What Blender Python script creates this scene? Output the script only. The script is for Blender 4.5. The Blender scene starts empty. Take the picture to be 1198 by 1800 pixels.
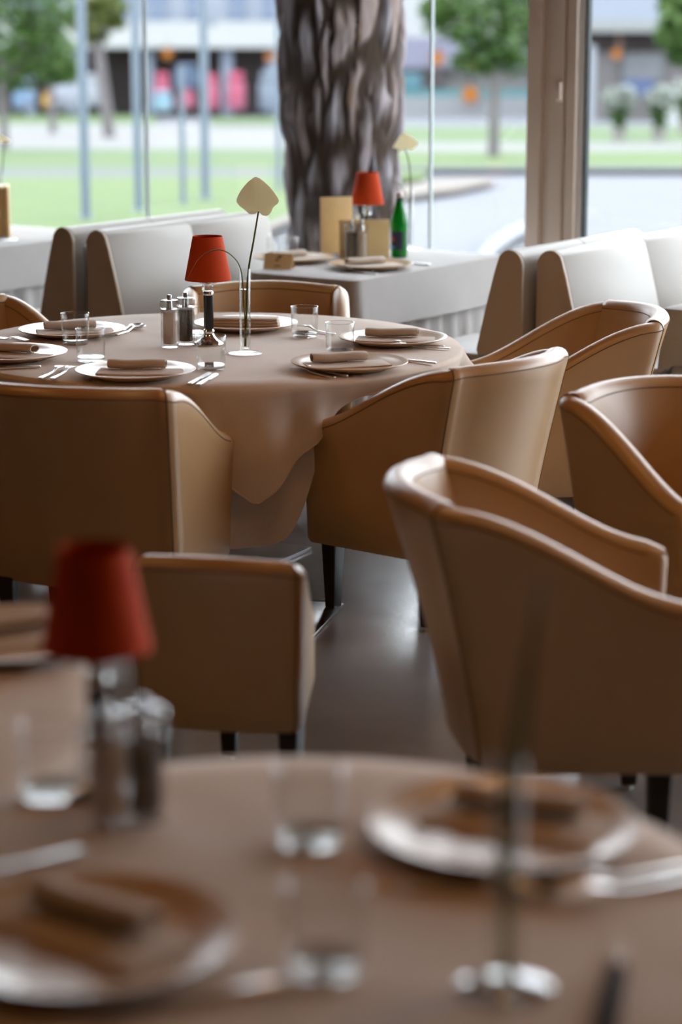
import bpy, bmesh, math, random
from mathutils import Vector, Matrix, noise as mnoise
random.seed(7)
PI = math.pi
SC = bpy.context.scene
COL = SC.collection

# ---------------------------------------------------------------- camera, world, exposure
F_PX, HZ, HC = 3900.0, 20.0, 1.74          # focal length in pixels (1198x1800), horizon row, camera height
PITCH = math.atan((900.0 - HZ) / F_PX)
cam_d = bpy.data.cameras.new('camera'); cam = bpy.data.objects.new('camera', cam_d); COL.objects.link(cam)
cam.location = (0, 0, HC); cam.rotation_euler = (PI / 2 - PITCH, 0, 0)
cam_d.sensor_fit = 'VERTICAL'; cam_d.sensor_height = 36.0; cam_d.sensor_width = 24.0
cam_d.lens = F_PX / 1800.0 * 36.0
cam_d.clip_start = 0.05; cam_d.clip_end = 600
cam_d.dof.use_dof = True; cam_d.dof.focus_distance = 6.95; cam_d.dof.aperture_fstop = 1.7
SC.camera = cam
SC.view_settings.view_transform = 'Standard'; SC.view_settings.look = 'None'
SC.view_settings.exposure = 2.78; SC.view_settings.gamma = 1.0
SC.view_settings.use_curve_mapping = False
SC.cycles.use_denoising = True
SC.cycles.max_bounces = 7; SC.cycles.transparent_max_bounces = 14; SC.cycles.use_adaptive_sampling = True; SC.cycles.adaptive_threshold = 0.045
SC.cycles.sample_clamp_indirect = 6.0

world = bpy.data.worlds.new('overcast_sky'); SC.world = world; world.use_nodes = True
wn = world.node_tree; wn.nodes.clear()
w_out = wn.nodes.new('ShaderNodeOutputWorld'); w_bg = wn.nodes.new('ShaderNodeBackground')
w_bg.inputs[0].default_value = (0.86, 0.93, 1.0, 1); w_bg.inputs[1].default_value = 1.0
wn.links.new(w_bg.outputs[0], w_out.inputs[0])

CT, ST = math.cos(PITCH), math.sin(PITCH)
def ray(px, py):
    a = (px - 599.0) / F_PX; b = (900.0 - py) / F_PX
    return Vector((a, CT + b * ST, -ST + b * CT))
def at(px, py, z):
    """point at height z that the photograph shows at this pixel"""
    d = ray(px, py); t = (z - HC) / d.z
    return Vector((d.x * t, d.y * t, z))
def at_y(px, py, Y):
    d = ray(px, py); t = Y / d.y
    return Vector((d.x * t, Y, HC + d.z * t))

# ---------------------------------------------------------------- materials
MATS = {}
def new_mat(name):
    m = bpy.data.materials.new(name); m.use_nodes = True
    nt = m.node_tree; nt.nodes.clear()
    out = nt.nodes.new('ShaderNodeOutputMaterial')
    MATS[name] = m
    return m, nt, out
def pbr(name, col, rough=0.5, metal=0.0, spec=0.5, col2=None, scale=8.0, bump=0.0, bump_scale=200.0, coat=0.0, sheen=0.0,
        detail=4.0, stretch=None, transl=0.0, coat_rough=0.1):
    m, nt, out = new_mat(name)
    b = nt.nodes.new('ShaderNodeBsdfPrincipled')
    b.inputs['Base Color'].default_value = (*col, 1)
    b.inputs['Roughness'].default_value = rough; b.inputs['Metallic'].default_value = metal
    b.inputs['Specular IOR Level'].default_value = spec
    b.inputs['Coat Weight'].default_value = coat; b.inputs['Coat Roughness'].default_value = coat_rough
    b.inputs['Sheen Weight'].default_value = sheen
    tc = nt.nodes.new('ShaderNodeTexCoord')
    vec = tc.outputs['Object']
    if stretch:
        mp = nt.nodes.new('ShaderNodeMapping'); mp.inputs['Scale'].default_value = stretch
        nt.links.new(vec, mp.inputs['Vector']); vec = mp.outputs['Vector']
    if col2 is not None:
        n = nt.nodes.new('ShaderNodeTexNoise'); n.inputs['Scale'].default_value = scale; n.inputs['Detail'].default_value = detail
        nt.links.new(vec, n.inputs['Vector'])
        r = nt.nodes.new('ShaderNodeValToRGB'); r.color_ramp.elements[0].position = 0.35; r.color_ramp.elements[1].position = 0.65
        r.color_ramp.elements[0].color = (*col, 1); r.color_ramp.elements[1].color = (*col2, 1)
        nt.links.new(n.outputs['Fac'], r.inputs['Fac']); nt.links.new(r.outputs['Color'], b.inputs['Base Color'])
    if bump > 0:
        n2 = nt.nodes.new('ShaderNodeTexNoise'); n2.inputs['Scale'].default_value = bump_scale; n2.inputs['Detail'].default_value = 3
        nt.links.new(vec, n2.inputs['Vector'])
        bp = nt.nodes.new('ShaderNodeBump'); bp.inputs['Strength'].default_value = bump; bp.inputs['Distance'].default_value = 0.002
        nt.links.new(n2.outputs['Fac'], bp.inputs['Height']); nt.links.new(bp.outputs['Normal'], b.inputs['Normal'])
    sh = b.outputs[0]
    if transl > 0:
        t = nt.nodes.new('ShaderNodeBsdfTranslucent'); t.inputs[0].default_value = (*col, 1)
        mx = nt.nodes.new('ShaderNodeMixShader'); mx.inputs[0].default_value = transl
        nt.links.new(b.outputs[0], mx.inputs[1]); nt.links.new(t.outputs[0], mx.inputs[2]); sh = mx.outputs[0]
    nt.links.new(sh, out.inputs[0])
    return m
def thin_glass(name, tint=(0.97, 0.98, 0.97), refl=1.0, base=0.02, ior=1.45):
    """clear glass: lets light straight through, mirrors at grazing angles"""
    m, nt, out = new_mat(name)
    tr = nt.nodes.new('ShaderNodeBsdfTransparent'); tr.inputs[0].default_value = (*tint, 1)
    gl = nt.nodes.new('ShaderNodeBsdfGlossy'); gl.inputs['Roughness'].default_value = 0.02
    fr = nt.nodes.new('ShaderNodeLayerWeight'); fr.inputs['Blend'].default_value = 0.5
    pw = nt.nodes.new('ShaderNodeMath'); pw.operation = 'POWER'; pw.inputs[1].default_value = 2.6
    nt.links.new(fr.outputs['Facing'], pw.inputs[0])
    ma = nt.nodes.new('ShaderNodeMath'); ma.operation = 'MULTIPLY_ADD'; ma.inputs[1].default_value = refl; ma.inputs[2].default_value = base
    ma.use_clamp = True
    mx = nt.nodes.new('ShaderNodeMixShader')
    nt.links.new(pw.outputs[0], ma.inputs[0]); nt.links.new(ma.outputs[0], mx.inputs[0])
    nt.links.new(tr.outputs[0], mx.inputs[1]); nt.links.new(gl.outputs[0], mx.inputs[2])
    nt.links.new(mx.outputs[0], out.inputs[0])
    return m
def fabric(name, col, col2, weave=420.0, rough=0.85, sheen=0.12):
    m, nt, out = new_mat(name)
    b = nt.nodes.new('ShaderNodeBsdfPrincipled'); b.inputs['Roughness'].default_value = rough
    b.inputs['Specular IOR Level'].default_value = 0.25; b.inputs['Sheen Weight'].default_value = sheen
    tc = nt.nodes.new('ShaderNodeTexCoord')
    n = nt.nodes.new('ShaderNodeTexNoise'); n.inputs['Scale'].default_value = 9; n.inputs['Detail'].default_value = 6
    nt.links.new(tc.outputs['Object'], n.inputs['Vector'])
    mp = nt.nodes.new('ShaderNodeMapping'); mp.inputs['Scale'].default_value = (weave, weave * 0.12, weave * 0.3)
    nt.links.new(tc.outputs['Object'], mp.inputs['Vector'])
    n2 = nt.nodes.new('ShaderNodeTexNoise'); n2.inputs['Scale'].default_value = 1.0; n2.inputs['Detail'].default_value = 2
    nt.links.new(mp.outputs['Vector'], n2.inputs['Vector'])
    mixf = nt.nodes.new('ShaderNodeMath'); mixf.operation = 'MULTIPLY_ADD'; mixf.inputs[1].default_value = 0.45; mixf.inputs[2].default_value = 0.0
    nt.links.new(n2.outputs['Fac'], mixf.inputs[0])
    ad = nt.nodes.new('ShaderNodeMath'); ad.operation = 'MULTIPLY_ADD'; ad.inputs[1].default_value = 0.55
    nt.links.new(n.outputs['Fac'], ad.inputs[0]); nt.links.new(mixf.outputs[0], ad.inputs[2])
    r = nt.nodes.new('ShaderNodeValToRGB'); r.color_ramp.elements[0].position = 0.3; r.color_ramp.elements[1].position = 0.7
    r.color_ramp.elements[0].color = (*col, 1); r.color_ramp.elements[1].color = (*col2, 1)
    nt.links.new(ad.outputs[0], r.inputs['Fac']); nt.links.new(r.outputs['Color'], b.inputs['Base Color'])
    bp = nt.nodes.new('ShaderNodeBump'); bp.inputs['Strength'].default_value = 0.15; bp.inputs['Distance'].default_value = 0.001
    nt.links.new(n2.outputs['Fac'], bp.inputs['Height']); nt.links.new(bp.outputs['Normal'], b.inputs['Normal'])
    nt.links.new(b.outputs[0], out.inputs[0])
    return m

M_LEATHER = pbr('tan_leather', (0.47, 0.275, 0.115), 0.38, spec=1.0, col2=(0.51, 0.30, 0.13), scale=5, bump=0.12, bump_scale=420, coat=0.3, coat_rough=0.42)
M_CREAM = pbr('cream_leather', (0.38, 0.352, 0.315), 0.45, spec=0.4, col2=(0.41, 0.378, 0.34), scale=3, bump=0.08, bump_scale=350)
M_TAUPE = pbr('taupe_shade_leather', (0.50, 0.40, 0.30), 0.5, spec=0.4, col2=(0.54, 0.43, 0.33), scale=6, bump=0.08, bump_scale=350)
M_SEAM = pbr('seam_thread', (0.16, 0.09, 0.04), 0.7)
M_DARKWOOD = pbr('dark_wood', (0.012, 0.009, 0.010), 0.4, col2=(0.02, 0.015, 0.014), scale=30, stretch=(1, 1, 0.1))
M_CLOTH = fabric('taupe_cloth', (0.62, 0.515, 0.435), (0.70, 0.585, 0.50))
M_CLOTH_L = fabric('pale_cloth', (0.44, 0.415, 0.40), (0.50, 0.475, 0.46))
M_NAPKIN = fabric('napkin_cloth', (0.56, 0.46, 0.37), (0.64, 0.53, 0.44), weave=600)
M_PLATE = pbr('beige_glaze', (0.56, 0.39, 0.24), 0.26, spec=0.5, col2=(0.60, 0.43, 0.27), scale=6, coat=0.15, coat_rough=0.08)
M_STEEL = pbr('polished_steel', (0.84, 0.83, 0.82), 0.30, metal=1.0, bump=0.02, bump_scale=60)
M_CHROME = pbr('chrome', (0.80, 0.80, 0.80), 0.06, metal=1.0)
M_BRUSHED = pbr('brushed_steel', (0.52, 0.52, 0.53), 0.28, metal=1.0, bump=0.05, bump_scale=30, stretch=(40, 1, 1))
M_RED = fabric('red_shade_fabric', (0.52, 0.050, 0.010), (0.60, 0.068, 0.014), weave=900, sheen=0.0)
M_BLACK = pbr('black_lacquer', (0.006, 0.006, 0.007), 0.3)
M_GLASS = thin_glass('clear_glass', (0.985, 0.988, 0.985), 0.70, 0.02)
M_GLASSBASE = thin_glass('thick_glass', (0.95, 0.955, 0.95), 0.7, 0.20)
M_ACRYL = thin_glass('acrylic', (0.93, 0.925, 0.92), 0.6, 0.12)
M_PANE = thin_glass('window_glass', (0.985, 0.99, 0.99), 0.25, 0.02)
M_WATER = thin_glass('water', (0.97, 0.98, 0.97), 0.4, 0.02, 1.33)
M_SALT = pbr('salt', (0.62, 0.52, 0.43), 0.9, bump=0.5, bump_scale=900)
M_PEPPER = pbr('peppercorns', (0.02, 0.014, 0.01), 0.7, col2=(0.09, 0.06, 0.04), scale=260, bump=0.8, bump_scale=300)
M_STEM = pbr('green_stem', (0.065, 0.080, 0.010), 0.6, spec=0.2, col2=(0.10, 0.125, 0.016), scale=25)
M_SPATHE = pbr('cream_spathe', (0.80, 0.74, 0.56), 0.45, col2=(0.84, 0.78, 0.60), scale=30, stretch=(6, 1, 1), transl=0.5)
M_SPADIX = pbr('yellow_spadix', (0.55, 0.30, 0.05), 0.6, bump=0.6, bump_scale=500)
M_WOOD = pbr('honey_wood', (0.55, 0.30, 0.09), 0.45, col2=(0.62, 0.36, 0.12), scale=5, stretch=(1, 1, 9))
M_KRAFT = pbr('kraft_card', (0.80, 0.55, 0.27), 0.7, col2=(0.84, 0.59, 0.30), scale=20)
M_PALEWOOD = pbr('pale_wood', (0.78, 0.57, 0.27), 0.6, col2=(0.83, 0.62, 0.31), scale=4, stretch=(1, 1, 12))
M_GREENGLASS = pbr('green_bottle_glass', (0.005, 0.32, 0.03), 0.05, spec=0.6, col2=(0.004, 0.26, 0.02), scale=3, transl=0.45)
M_LABEL_D = pbr('dark_blue_label', (0.02, 0.03, 0.06), 0.5)
M_LABEL_R = pbr('label_red', (0.55, 0.03, 0.03), 0.5)
M_LABEL_B = pbr('label_blue', (0.05, 0.30, 0.55), 0.5)
M_WHITE = pbr('white_paint', (0.80, 0.80, 0.80), 0.5)
M_PAPER = pbr('white_paper', (0.82, 0.80, 0.76), 0.7)
M_FRAME = pbr('beige_frame', (0.82, 0.69, 0.59), 0.5)
M_GASKET = pbr('rubber_gasket', (0.01, 0.02, 0.018), 0.6)
M_CEIL = pbr('ceiling_wood', (0.13, 0.050, 0.012), 0.7, col2=(0.155, 0.06, 0.015), scale=2, stretch=(1, 8, 1))
M_WALL = pbr('wall_paint', (0.075, 0.028, 0.007), 0.9, col2=(0.09, 0.034, 0.009), scale=2)

# polished concrete floor with fine scratches
def floor_mat():
    m, nt, out = new_mat('polished_concrete')
    b = nt.nodes.new('ShaderNodeBsdfPrincipled')
    tc = nt.nodes.new('ShaderNodeTexCoord')
    n = nt.nodes.new('ShaderNodeTexNoise'); n.inputs['Scale'].default_value = 1.6; n.inputs['Detail'].default_value = 8
    nt.links.new(tc.outputs['Object'], n.inputs['Vector'])
    r = nt.nodes.new('ShaderNodeValToRGB')
    r.color_ramp.elements[0].color = (0.16, 0.158, 0.16, 1); r.color_ramp.elements[1].color = (0.25, 0.245, 0.247, 1)
    r.color_ramp.elements[0].position = 0.3; r.color_ramp.elements[1].position = 0.75
    nt.links.new(n.outputs['Fac'], r.inputs['Fac']); nt.links.new(r.outputs['Color'], b.inputs['Base Color'])
    b.inputs['Specular IOR Level'].default_value = 0.9
    n2 = nt.nodes.new('ShaderNodeTexNoise'); n2.inputs['Scale'].default_value = 5; n2.inputs['Detail'].default_value = 5
    nt.links.new(tc.outputs['Object'], n2.inputs['Vector'])
    mr = nt.nodes.new('ShaderNodeMapRange'); mr.inputs[3].default_value = 0.12; mr.inputs[4].default_value = 0.26
    nt.links.new(n2.outputs['Fac'], mr.inputs[0]); nt.links.new(mr.outputs[0], b.inputs['Roughness'])
    n3 = nt.nodes.new('ShaderNodeTexNoise'); n3.inputs['Scale'].default_value = 45; n3.inputs['Detail'].default_value = 4; n3.inputs['Distortion'].default_value = 1.2
    nt.links.new(tc.outputs['Object'], n3.inputs['Vector'])
    bp = nt.nodes.new('ShaderNodeBump'); bp.inputs['Strength'].default_value = 0.10; bp.inputs['Distance'].default_value = 0.003
    nt.links.new(n3.outputs['Fac'], bp.inputs['Height']); nt.links.new(bp.outputs['Normal'], b.inputs['Normal'])
    nt.links.new(b.outputs[0], out.inputs[0])
    return m
M_FLOOR = floor_mat()

# ---------------------------------------------------------------- mesh helpers
class MB:
    def __init__(self): self.v = []; self.f = []
    def add(self, verts, faces):
        o = len(self.v); self.v += [tuple(p) for p in verts]; self.f += [tuple(i + o for i in q) for q in faces]
        return self
    def box(self, c, s, rz=0.0):
        cx, cy, cz = c; sx, sy, sz = s[0] / 2, s[1] / 2, s[2] / 2
        ca, sa = math.cos(rz), math.sin(rz)
        vs = []
        for z in (-sz, sz):
            for (x, y) in ((-sx, -sy), (sx, -sy), (sx, sy), (-sx, sy)):
                vs.append((cx + x * ca - y * sa, cy + x * sa + y * ca, cz + z))
        return self.add(vs, [(3, 2, 1, 0), (4, 5, 6, 7), (0, 1, 5, 4), (1, 2, 6, 5), (2, 3, 7, 6), (3, 0, 4, 7)])
    def lathe(self, prof, n=32, c=(0, 0, 0), sq=0.0):
        vs = []; fs = []
        for (r, z) in prof:
            for k in range(n):
                a = 2 * PI * k / n
                vs.append((c[0] + r * math.cos(a), c[1] + r * math.sin(a), c[2] + z))
        m = len(prof)
        for i in range(m - 1):
            for k in range(n):
                k2 = (k + 1) % n
                fs.append((i * n + k, i * n + k2, (i + 1) * n + k2, (i + 1) * n + k))
        if prof[0][0] > 1e-6: fs.append(tuple(range(n - 1, -1, -1)))
        if prof[-1][0] > 1e-6: fs.append(tuple((m - 1) * n + k for k in range(n)))
        return self.add(vs, fs)
    def tube(self, pts, rad, n=8, flat=None, cap=True):
        pts = [Vector(p) for p in pts]; m = len(pts)
        rads = rad if isinstance(rad, (list, tuple)) else [rad] * m
        vs = []; fs = []; ref = None
        for i, p in enumerate(pts):
            t = (pts[min(i + 1, m - 1)] - pts[max(i - 1, 0)]).normalized()
            if ref is None:
                ref = Vector((0, 0, 1)) if abs(t.z) < 0.9 else Vector((1, 0, 0))
            a = (ref - t * ref.dot(t)).normalized(); ref = a; b = t.cross(a)
            for k in range(n):
                an = 2 * PI * k / n
                fl = flat if flat else 1.0
                vs.append(p + a * (math.cos(an) * rads[i] * fl) + b * (math.sin(an) * rads[i]))
        for i in range(m - 1):
            for k in range(n):
                k2 = (k + 1) % n
                fs.append((i * n + k, i * n + k2, (i + 1) * n + k2, (i + 1) * n + k))
        if cap:
            fs.append(tuple(range(n - 1, -1, -1))); fs.append(tuple((m - 1) * n + k for k in range(n)))
        return self.add(vs, fs)
    def grid(self, fn, nu, nv, closed_u=False):
        vs = [fn(i, j) for i in range(nu) for j in range(nv)]
        fs = []
        for i in range(nu if closed_u else nu - 1):
            for j in range(nv - 1):
                i2 = (i + 1) % nu
                fs.append((i * nv + j, i2 * nv + j, i2 * nv + j + 1, i * nv + j + 1))
        return self.add(vs, fs)
    def build(self, name, mat, parent=None, smooth=True, sharp=40, bevel=0.0, seg=2, fix=True):
        me = bpy.data.meshes.new(name); me.from_pydata(self.v, [], self.f); me.update()
        bm = bmesh.new(); bm.from_mesh(me)
        if fix: bmesh.ops.recalc_face_normals(bm, faces=bm.faces)
        if bevel > 0:
            ed = [e for e in bm.edges if len(e.link_faces) == 2 and e.calc_face_angle() > 0.6]
            bmesh.ops.bevel(bm, geom=ed, offset=bevel, segments=seg, affect='EDGES', profile=0.5)
        bm.to_mesh(me); bm.free()
        if smooth:
            me.polygons.foreach_set('use_smooth', [True] * len(me.polygons))
            me.set_sharp_from_angle(angle=math.radians(sharp))
        if mat: me.materials.append(mat)
        o = bpy.data.objects.new(name, me); COL.objects.link(o)
        if parent is not None: o.parent = parent
        return o

def tag(o, label=None, cat=None, group=None, kind=None):
    if label: o['label'] = label
    if cat: o['category'] = cat
    if group: o['group'] = group
    if kind: o['kind'] = kind
    return o
def thing(name, label, cat, loc=(0, 0, 0), rz=0.0, group=None):
    o = bpy.data.objects.new(name, None); COL.objects.link(o); o.empty_display_size = 0.05
    o.location = loc; o.rotation_euler = (0, 0, rz)
    return tag(o, label, cat, group)
def copy_tree(o, parent=None):
    c = o.copy(); COL.objects.link(c); c.parent = parent
    for ch in list(o.children): copy_tree(ch, c)
    return c
def place(proto_box, maker, label, loc, rz=0.0, group=None):
    """first call builds the thing, later calls copy it with its parts"""
    if 'o' not in proto_box:
        o = maker(); proto_box['o'] = o
    else:
        o = copy_tree(proto_box['o'])
    o['label'] = label
    if group: o['group'] = group
    elif 'group' in o: del o['group']
    o.location = loc; o.rotation_euler = (0, 0, rz)
    return o
def struct(o): o['kind'] = 'structure'; return o
def lerp(a, b, t): return a + (b - a) * t
def sstep(x): x = max(0.0, min(1.0, x)); return x * x * (3 - 2 * x)

# ---------------------------------------------------------------- layout frame of the far furniture
ZT = 0.70                                   # table height
T2_C = at(625, 492, ZT); T2_R = at(885, 447, ZT)
V = Vector((T2_R.x - T2_C.x, T2_R.y - T2_C.y, 0)); T2_LEN = V.length; V.normalize()   # away from the room, towards the glazing
U = Vector((-V.y, V.x, 0))                  # to the left along the glazing
ANG_V = math.atan2(V.y, V.x)
Z3 = Vector((0, 0, 1))
def uv(u, v, z=0.0, o=T2_C): return Vector((o.x, o.y, 0)) + U * u + V * v + Z3 * z
WIN_V = T2_LEN + 0.34                       # glazing line, in v from the near corner of the window table

# ---------------------------------------------------------------- setting: floor, ceiling, walls
def quad_slab(name, pts, thick, mat):
    """slab with the given top outline (counter-clockwise)"""
    n = len(pts); mb = MB()
    vs = [Vector(p) for p in pts] + [Vector(p) - Z3 * thick for p in pts]
    fs = [tuple(range(n)), tuple(range(2 * n - 1, n - 1, -1))] + [(i, i + n, (i + 1) % n + n, (i + 1) % n) for i in range(n)]
    mb.add(vs, fs); return mb.build(name, mat, smooth=False)
UL, UR, VB, RH = 5.0, -8.6, -11.5, 3.3
struct(quad_slab('floor', [uv(UL, VB), uv(UR, VB), uv(UR, WIN_V + 0.08), uv(UL, WIN_V + 0.08)], 0.12, M_FLOOR))
struct(quad_slab('ceiling', [uv(UL, VB, RH + 0.12), uv(UR, VB, RH + 0.12), uv(UR, WIN_V + 0.08, RH + 0.12), uv(UL, WIN_V + 0.08, RH + 0.12)], 0.12, M_CEIL))
def wall(name, u0, v0, u1, v1, mat):
    a, b = uv(u0, v0), uv(u1, v1); d = b - a
    return struct(MB().box(((a.x + b.x) / 2, (a.y + b.y) / 2, RH / 2), (d.length, 0.12, RH), math.atan2(d.y, d.x)).build(name, mat, smooth=False))
wall('wall_left', UL, VB, UL, WIN_V, M_WALL)
wall('wall_back', UL, VB, UR, VB, M_WALL)
wall('wall_right', UR, VB, UR, WIN_V, M_WALL)

# glazing: panes between joints; the mullion stands at px 932-1025
def u_at(px, v=WIN_V):
    """u coordinate where the pixel column meets the glazing line"""
    d = ray(px, 300); o = uv(0, v)
    # solve o + U*u = d*t in plan
    det = U.x * (-d.y) - U.y * (-d.x)
    return (-o.x * (-d.y) + o.y * (-d.x)) / det
u_m0, u_m1 = u_at(932), u_at(1016)
joints = [UL, u_at(-260), u_at(259), u_at(757), u_m0]
def pane(idx, u0, u1):
    c = uv((u0 + u1) / 2, WIN_V, RH / 2)
    o = MB().box(c, (abs(u1 - u0) - 0.004, 0.012, RH - 0.04), ANG_V + PI / 2).build('window_%d' % idx, M_PANE, smooth=False)
    return struct(o)
wi = 1
for k in range(len(joints) - 1):
    pane(wi, joints[k], joints[k + 1]); wi += 1
    if k < len(joints) - 2:
        c = uv(joints[k + 1], WIN_V, RH / 2)
        struct(MB().box(c, (0.010, 0.02, RH - 0.04), ANG_V + PI / 2).build('trim_%d' % wi, pbr('silicone_joint_%d' % k, (0.42, 0.47, 0.47), 0.4), smooth=False))
# right of the mullion
uu = [u_m1 - 0.03, u_m1 - 1.9, u_m1 - 3.8, u_m1 - 5.7, UR]
for k in range(4):
    pane(wi, uu[k], uu[k + 1]); wi += 1
    if k < 3:
        struct(MB().box(uv(uu[k + 1], WIN_V, RH / 2), (0.010, 0.02, RH - 0.04), ANG_V + PI / 2).build('trim_%d' % (20 + k), M_FRAME, smooth=False))
struct(MB().box(uv((UL + UR) / 2, WIN_V, 0.02), (UL - UR, 0.06, 0.04), ANG_V + PI / 2).build('trim_1', M_FRAME, smooth=False))
# mullion: stepped aluminium profile with a latch, white outer strip and black gasket
mul = thing('window_mullion', None, None, uv(0, WIN_V)); struct(mul); mul.rotation_euler = (0, 0, ANG_V + PI / 2)
def mul_box(name, pa, pb, depth, out, mat, z0=0.0, z1=RH - 0.02):
    ua, ub = u_at(pa), u_at(pb)
    o = MB().box(((ua + ub) / 2, out, (z0 + z1) / 2), (abs(ub - ua), depth, z1 - z0)).build(name, mat, mul, bevel=0.003)
    return o
mul_box('post', 932, 956, 0.07, 0.01, M_FRAME)
mul_box('groove', 956, 971, 0.05, -0.005, M_FRAME)
mul_box('casement', 971, 994, 0.065, 0.008, M_FRAME)
mul_box('groove', 994, 998, 0.045, -0.006, M_FRAME)
mul_box('casement', 998, 1015, 0.06, 0.005, M_FRAME)
mul_box('outer_strip', 1015, 1026, 0.05, -0.01, M_WHITE)
mul_box('gasket', 1025.5, 1029.5, 0.04, -0.006, M_GASKET)
zl0 = at_y(988, 176, uv(u_at(988), WIN_V).y).z; zl1 = at_y(988, 143, uv(u_at(988), WIN_V).y).z
ua, ub = u_at(984), u_at(993)
MB().box(((ua + ub) / 2, 0.05, (zl0 + zl1) / 2), (abs(ub - ua), 0.03, zl1 - zl0)).build('latch', M_FRAME, mul, bevel=0.004)

# ---------------------------------------------------------------- outdoors: gently falling ground
SL, Y0 = 0.032, 11.0
def og(px, py, lift=0.0):
    """point of the falling street ground seen at this pixel"""
    d = ray(px, py)
    # HC + d.z t = -SL*(d.y t - Y0) + lift
    t = (SL * Y0 + lift - HC) / (d.z + SL * d.y)
    return Vector((d.x * t, d.y * t, HC + d.z * t))
def ground_patch(name, pxs, mat, lift):
    pts = [og(x, y, lift) for (x, y) in pxs]
    n = len(pts)
    vs = pts + [p - Z3 * 0.05 for p in pts]
    fs = [tuple(range(n)), tuple(range(2 * n - 1, n - 1, -1))] + [(i, i + n, (i + 1) % n + n, (i + 1) % n) for i in range(n)]
    return struct(MB().add(vs, fs).build(name, mat, smooth=False))
M_ASPH = pbr('asphalt', (0.084, 0.087, 0.099), 0.9, col2=(0.092, 0.095, 0.107), scale=0.6)
M_PAVE = pbr('pale_paving', (0.098, 0.095, 0.093), 0.9, col2=(0.106, 0.103, 0.10), scale=0.8)
M_TANKERB = pbr('tan_kerb', (0.11, 0.092, 0.078), 0.9)
M_GRASS1 = pbr('bright_lawn', (0.044, 0.076, 0.0095), 0.95, col2=(0.052, 0.086, 0.013), scale=1.5)
M_GRASS2 = pbr('mid_lawn', (0.036, 0.066, 0.011), 0.95, col2=(0.045, 0.076, 0.015), scale=1.0)
M_KERB = pbr('dark_kerb', (0.052, 0.055, 0.058), 0.9)
M_LINE = pbr('road_line', (0.135, 0.14, 0.15), 0.8)
gx = [(-9, WIN_V + 0.1), ]
# one base sheet, then the patches on top of it
b0 = [Vector((-60, 8.5, 0)), Vector((60, 8.5, 0)), Vector((220, 170, 0)), Vector((-220, 170, 0))]
struct(quad_slab('ground', [Vector((p.x, p.y, -0.10 - SL * (p.y - Y0))) for p in b0], 0.2, M_ASPH))
ground_patch('lawn', [(-900, 480), (330, 470), (430, 412), (512, 372), (520, 310), (-900, 310)], M_GRASS1, 0.0)
ground_patch('pavement', [(-900, 310), (520, 310), (520, 297), (-900, 297)], M_KERB, 0.0)
ground_patch('lawn', [(-900, 297), (560, 297), (560, 262), (-900, 262)], M_GRASS2, 0.0)
ground_patch('pavement', [(-900, 262), (560, 262), (560, 219), (-900, 219)], M_PAVE, 0.0)
ground_patch('lawn', [(-900, 219), (278, 219), (268, 196), (-900, 196)], M_GRASS2, 0.0)
ground_patch('lawn', [(372, 222), (580, 222), (580, 207), (372, 207)], M_GRASS2, 0.0)
ground_patch('kerb', [(560, 297), (1700, 297), (1700, 292), (560, 292)], M_KERB, 0.005)
ground_patch('lawn', [(560, 292), (1700, 292), (1700, 266), (560, 266)], M_GRASS1, 0.0)
ground_patch('pavement', [(560, 266), (1700, 266), (1700, 251), (560, 251)], M_PAVE, 0.0)
ground_patch('lawn', [(560, 251), (1700, 251), (1700, 223), (560, 223)], M_GRASS2, 0.0)
ground_patch('lawn', [(560, 318), (745, 312), (750, 300), (560, 300)], M_GRASS1, 0.0)
ground_patch('kerb', [(560, 385), (700, 345), (800, 332), (868, 318), (840, 311), (760, 316), (560, 350)], M_TANKERB, 0.0)
ground_patch('kerb', [(405, 425), (440, 414), (520, 380), (520, 370), (430, 408)], M_TANKERB, 0.02)
lp = [(838, 446), (862, 420), (892, 400), (932, 384)]
ground_patch('road_marking', lp + [(x + 16, y + 12) for (x, y) in reversed(lp)], M_LINE, 0.0)

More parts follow.
